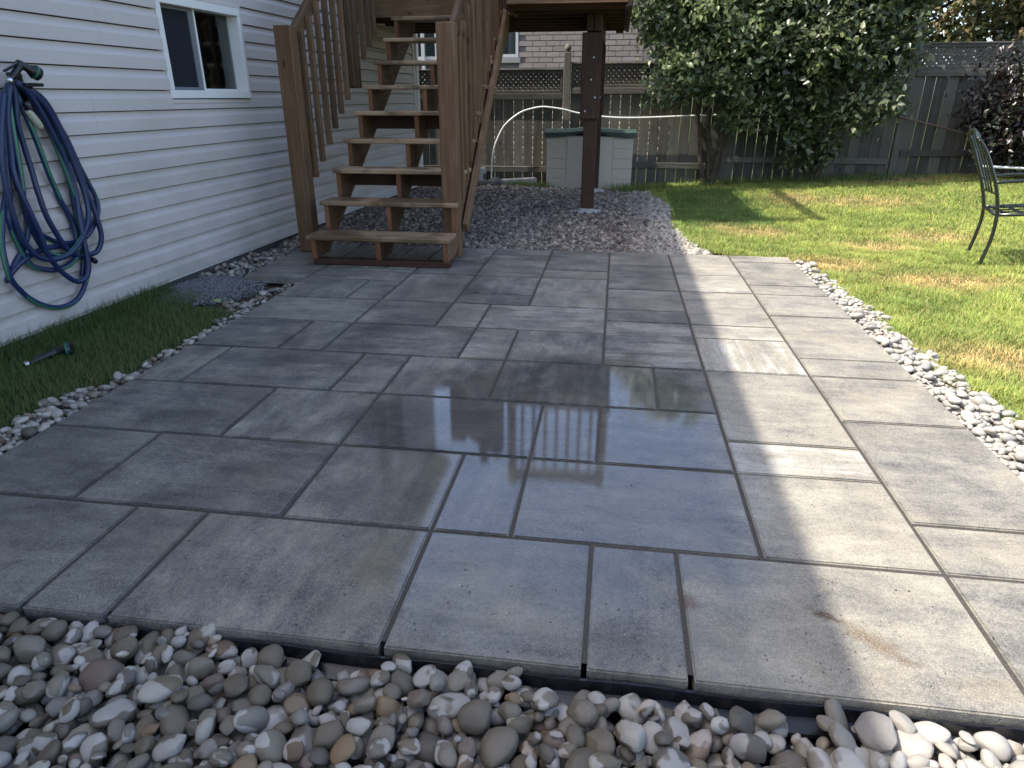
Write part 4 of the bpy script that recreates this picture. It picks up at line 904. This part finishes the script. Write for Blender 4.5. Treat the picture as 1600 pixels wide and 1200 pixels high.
tree('lilac_tree', (1.42, 11.0, .03), [(-.15, -.1, 2.2), (.35, .05, 2.4), (-.5, -.2, 2.0), (.1, -.3, 2.6)], [((1.1, 10.8, 2.8), (.85, .7, 1.2)), ((.55, 10.45, 2.35), (.45, .4, .5)), ((.78, 10.4, 1.5), (.5, .42, .42)), ((1.55, 10.35, 1.75), (.5, .4, .5)), ((1.9, 10.7, 2.5), (.6, .6, 1.0)), ((1.2, 10.2, 2.2), (.5, .3, .5)), ((1.7, 10.5, 1.05), (.35, .3, .25))], 620, 38, .078, LIL, 'leafy lilac tree with bright leaves left of its neighbour, by the fence', 'tree', 1.0, .042)
tree('lilac_tree', (2.82, 10.95, .1), [(-.3, -.1, 2.0), (.35, 0, 2.4), (0, -.25, 2.6), (-.1, .05, 1.6), (.5, -.2, 1.7)], [((2.8, 10.75, 2.7), (.95, .7, 1.2)), ((3.35, 10.45, 1.95), (.5, .45, .6)), ((3.2, 10.35, 1.15), (.45, .35, .4)), ((2.45, 10.6, 1.2), (.5, .4, .55)), ((2.2, 10.4, 2.0), (.5, .4, .55)), ((3.6, 10.5, 2.7), (.45, .4, .6)), ((2.75, 10.25, 1.75), (.45, .3, .45)), ((2.7, 10.8, .55), (.5, .25, .3))], 660, 38, .08, [tuple(x*.62 for x in c) for c in LIL], 'dense lilac tree with shade-darkened leaves and several stems beside the tall fence post', 'tree', 1.0, .032)  # leaf palette scaled down to paint shade into this crown
BRN = [(.05, .068, .024), (.075, .09, .03), (.11, .115, .04), (.14, .12, .045), (.19, .13, .055)]
tree('background_tree', (6.2, 13.0, .2), [(0, 0, 2.6), (-.8, 0, 2.6), (.9, .2, 2.4)], [((5.3, 12.8, 3.0), (1.6, .9, 1.5)), ((7.2, 13.0, 3.0), (1.9, .9, 1.6)), ((6.2, 13.4, 4.2), (2.2, 1.0, 1.4))], 1100, 30, .10, BRN, 'brownish green tree rising behind the fence at the right', 'tree', 1.5, .09)
tree('background_tree', (3.6, 14.2, .1), [(0, 0, 3.2), (.7, 0, 3.2)], [((3.9, 14.2, 3.7), (1.8, 1.1, 2.0))], 620, 30, .11, LIL, 'green tree behind the fence seen between the lilacs', 'tree', 1.6, .09)
PUR = [(.010, .008, .007), (.015, .010, .009), (.022, .013, .011), (.02, .026, .013), (.036, .044, .02)]
tree('smoke_bush', (5.2, 10.65, .15), [(0, 0, 1.1), (-.3, 0, .9), (.35, 0, 1.0)], [((5.05, 10.55, 1.22), (.52, .4, .62)), ((5.5, 10.5, .95), (.75, .45, .75))], 330, 24, .065, PUR, 'dark purple leaved bush against the right end of the fence', 'bush', 1.0, .025)
# ------------------------------------------------------------------ grass
BLV = np.array([(-.5, 0, 0), (.5, 0, 0), (.36, .18, .55), (-.36, .18, .55), (0, .5, 1.0)]); BLF = np.array([(0, 1, 2), (0, 2, 3), (3, 2, 4)])
def dryness(x, y):
    d = np.zeros_like(x)
    for px_, py_, rx, ry in DRY:
        c = atZ(px_, py_, -.02); d = np.maximum(d, np.exp(-(((x-c.x)/rx)**2+((y-c.y)/ry)**2)))
    return d
DRY = [(1290, 412, .34, .22), (1372, 385, .28, .2), (1345, 325, .5, .3), (1450, 372, .35, .22), (1240, 318, .3, .4), (1180, 362, .28, .22), (1130, 352, .2, .2), (1480, 440, .4, .2), (1560, 560, .3, .2), (1400, 300, .6, .3), (1560, 300, .5, .3)]
def grassmesh(name, x, y, z, hgt, wid, cols, lean=.45):
    n_ = len(x); a = RNG.uniform(0, 2*math.pi, n_); ca, sa = np.cos(a), np.sin(a); Z = np.zeros(n_); le = RNG.normal(0, lean, n_)*hgt
    Mx = np.stack([np.stack([ca*wid, -sa*le*1.0, Z], 1), np.stack([sa*wid, ca*le*1.0, Z], 1), np.stack([Z, Z, hgt], 1)], 1)
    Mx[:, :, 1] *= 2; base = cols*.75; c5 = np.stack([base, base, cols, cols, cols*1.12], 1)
    return swarm(name, BLV, BLF, Mx, np.stack([x, y, z], 1), c5, M_GRASS)
xs = []; ys = []
def scatter(n_, x0, x1, y0, y1, keep):
    x = RNG.uniform(x0, x1, n_); y = RNG.uniform(y0, y1, n_); k = keep(x, y); return x[k], y[k]
ledge = np.vectorize(lawn_edge); vzl = np.vectorize(zl)
def keep_lawn(x, y):
    return (x > ledge(y)-.015+.02*RNG.normal(size=len(x))) & (y < 11.2)
bx, by = [], []
for (n_, x0, x1, y0, y1) in ((95000, 1.6, 3.4, 1.5, 4.2), (120000, 1.5, 4.6, 4.2, 6.6), (110000, .5, 5.4, 6.0, 8.6), (70000, .4, 6.6, 8.6, 11.2)):
    a, b = scatter(n_, x0, x1, y0, y1, keep_lawn); bx.append(a); by.append(b)
bx = np.concatenate(bx); by = np.concatenate(by); bz = vzl(bx, by)-.005; n_ = len(bx)
dr = dryness(bx, by); tn = np.array([mnoise.noise((x*1.7, y*1.7, 0)) for x, y in zip(bx, by)])*.5+.5+RNG.normal(0, .16, n_)
gA, gB, gC = np.array((.115, .18, .035)), np.array((.30, .345, .075)), np.array((.58, .40, .17))
tt = np.clip(tn, 0, 1)[:, None]; cols = gA*(1-tt)+gB*tt; dd = np.clip(dr*RNG.uniform(.6, 1.5, n_)+(RNG.random(n_) < .10)*.7, 0, 1)[:, None]; cols = cols*(1-dd)+gC*dd*RNG.uniform(.6, 1.1, (n_, 1))
clump = np.array([mnoise.noise((x*5.5, y*5.5, 3)) for x, y in zip(bx, by)]); cols *= (1+.35*clump)[:, None]
deck_shade = ((bx > .72) & (bx < 1.72+.04*np.sin(by*9)) & (by > 7.55) & (by < 10.3))[:, None]*.7; cols = cols*(1-deck_shade)+np.array((.05, .115, .022))*deck_shade  # deck's shadow on the lawn deepened by tinting its blades dark green
hg = RNG.uniform(.018, .05, n_)*(1-.45*dr)*(1+.7*np.clip(clump, -.5, 1)); kp = RNG.random(n_) > dr*.45
near_ = np.clip(np.hypot(bx, by)/9, .35, 1.2)
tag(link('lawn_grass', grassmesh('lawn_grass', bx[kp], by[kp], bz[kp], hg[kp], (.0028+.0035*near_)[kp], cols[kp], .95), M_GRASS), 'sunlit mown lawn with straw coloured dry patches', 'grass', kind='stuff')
# longer unmown grass between the house and the terrace
def keep_verge(x, y): return (x > -3.34+.0416*y+.0) & (x < jx0-.09-.12*np.clip((2.9-y)/.6, 0, 1)) & (y < 4.32-.25*np.clip((x+2.75)/.3, 0, 1)) & ~((x > -2.78) & (y > 3.95))
vx, vy = scatter(52000, -3.4, -2.3, 1.2, 4.5, keep_verge); n_ = len(vx)
dw = vx+3.34-.0416*vy; tn = np.clip(RNG.normal(.45, .25, n_), 0, 1)[:, None]; cols = np.array((.035, .065, .014))*(1-tn)+np.array((.12, .17, .04))*tn
dd = np.clip((RNG.random(n_) < .22*np.clip((vx+3.0)/.5, 0, 1))*.8, 0, 1)[:, None]; cols = cols*(1-dd)+np.array((.20, .17, .07))*dd
hg = RNG.uniform(.03, .075, n_)*(1+1.3*np.exp(-(dw/.09)**2))
tag(link('verge_grass', grassmesh('verge_grass', vx, vy, np.full(n_, -.065), hg, np.full(n_, .0042), cols, .75), M_GRASS), 'shaded long grass between the house wall and the patio', 'grass', kind='stuff')
# weeds at the back
wx = []; wy = []
for cx_, cy_, s_, k in ((-1.12, 10.45, .10, 500), (-1.3, 10.55, .12, 300), (.42, 10.55, .22, 900), (.1, 10.36, .1, 200), (-1.5, 10.66, .14, 300), (1.7, 10.9, .3, 500), (3.6, 11.0, .5, 700), (2.6, 10.9, .4, 600)):
    wx.append(RNG.normal(cx_, s_, k)); wy.append(RNG.normal(cy_, s_*.35, k))
wx = np.concatenate(wx); wy = np.concatenate(wy); n_ = len(wx); t_ = RNG.random((n_, 1))
tag(link('fence_weeds', grassmesh('fence_weeds', wx, wy, np.array([zl(a, b) for a, b in zip(wx, wy)])-.02, RNG.uniform(.06, .16, n_), np.full(n_, .008), np.array((.05, .10, .02))*(1-t_)+np.array((.16, .2, .05))*t_, .5), M_GRASS), 'tufts of tall weeds along the foot of the back fence', 'weeds', kind='stuff')
# fallen leaf on the grit
lf = atZ(345, 472, -.02); tag(link('fallen_leaf', mesh_from('fallen_leaf', [Vector(v)*.075 for v in LEAFV], [tuple(f) for f in LEAFF], plain('pale_leaf', (.22, .28, .12), .6)), None, None, lf, (.25, -.2, 1.2)), 'single pale green leaf lying on the pebbles by the patio', 'leaf')

# crumbs of soil and grit trodden over the terrace
n_ = 230; k_ = RNG.random(n_) < .6
dx_ = np.where(k_, RNG.uniform(-1.6, 1.4, n_), RNG.uniform(-2.2, 1.45, n_)); dy_ = np.where(k_, 1.25+RNG.exponential(.25, n_), RNG.uniform(1.25, 5.9, n_)); dy_ = np.minimum(dy_, 5.9)
sz = RNG.uniform(.001, .0027, n_); pc = np.array([(.03, .022, .014), (.05, .035, .02), (.10, .085, .06), (.4, .37, .32)])
tv, tf = tri_arrays(stone_template(56, 1, .9))
tag(link('soil_crumbs', swarm('soil_crumbs', tv, tf, rotmats(n_)*np.stack([sz*1.5, sz, sz*.7], 1)[:, None, :], np.stack([dx_, dy_, np.full(n_, .0015)], 1), pc[RNG.choice(4, n_, p=(.35, .35, .2, .1))], M_CRUSH), M_CRUSH), 'scattered crumbs of soil and grit on the paving slabs', 'grit', kind='stuff')
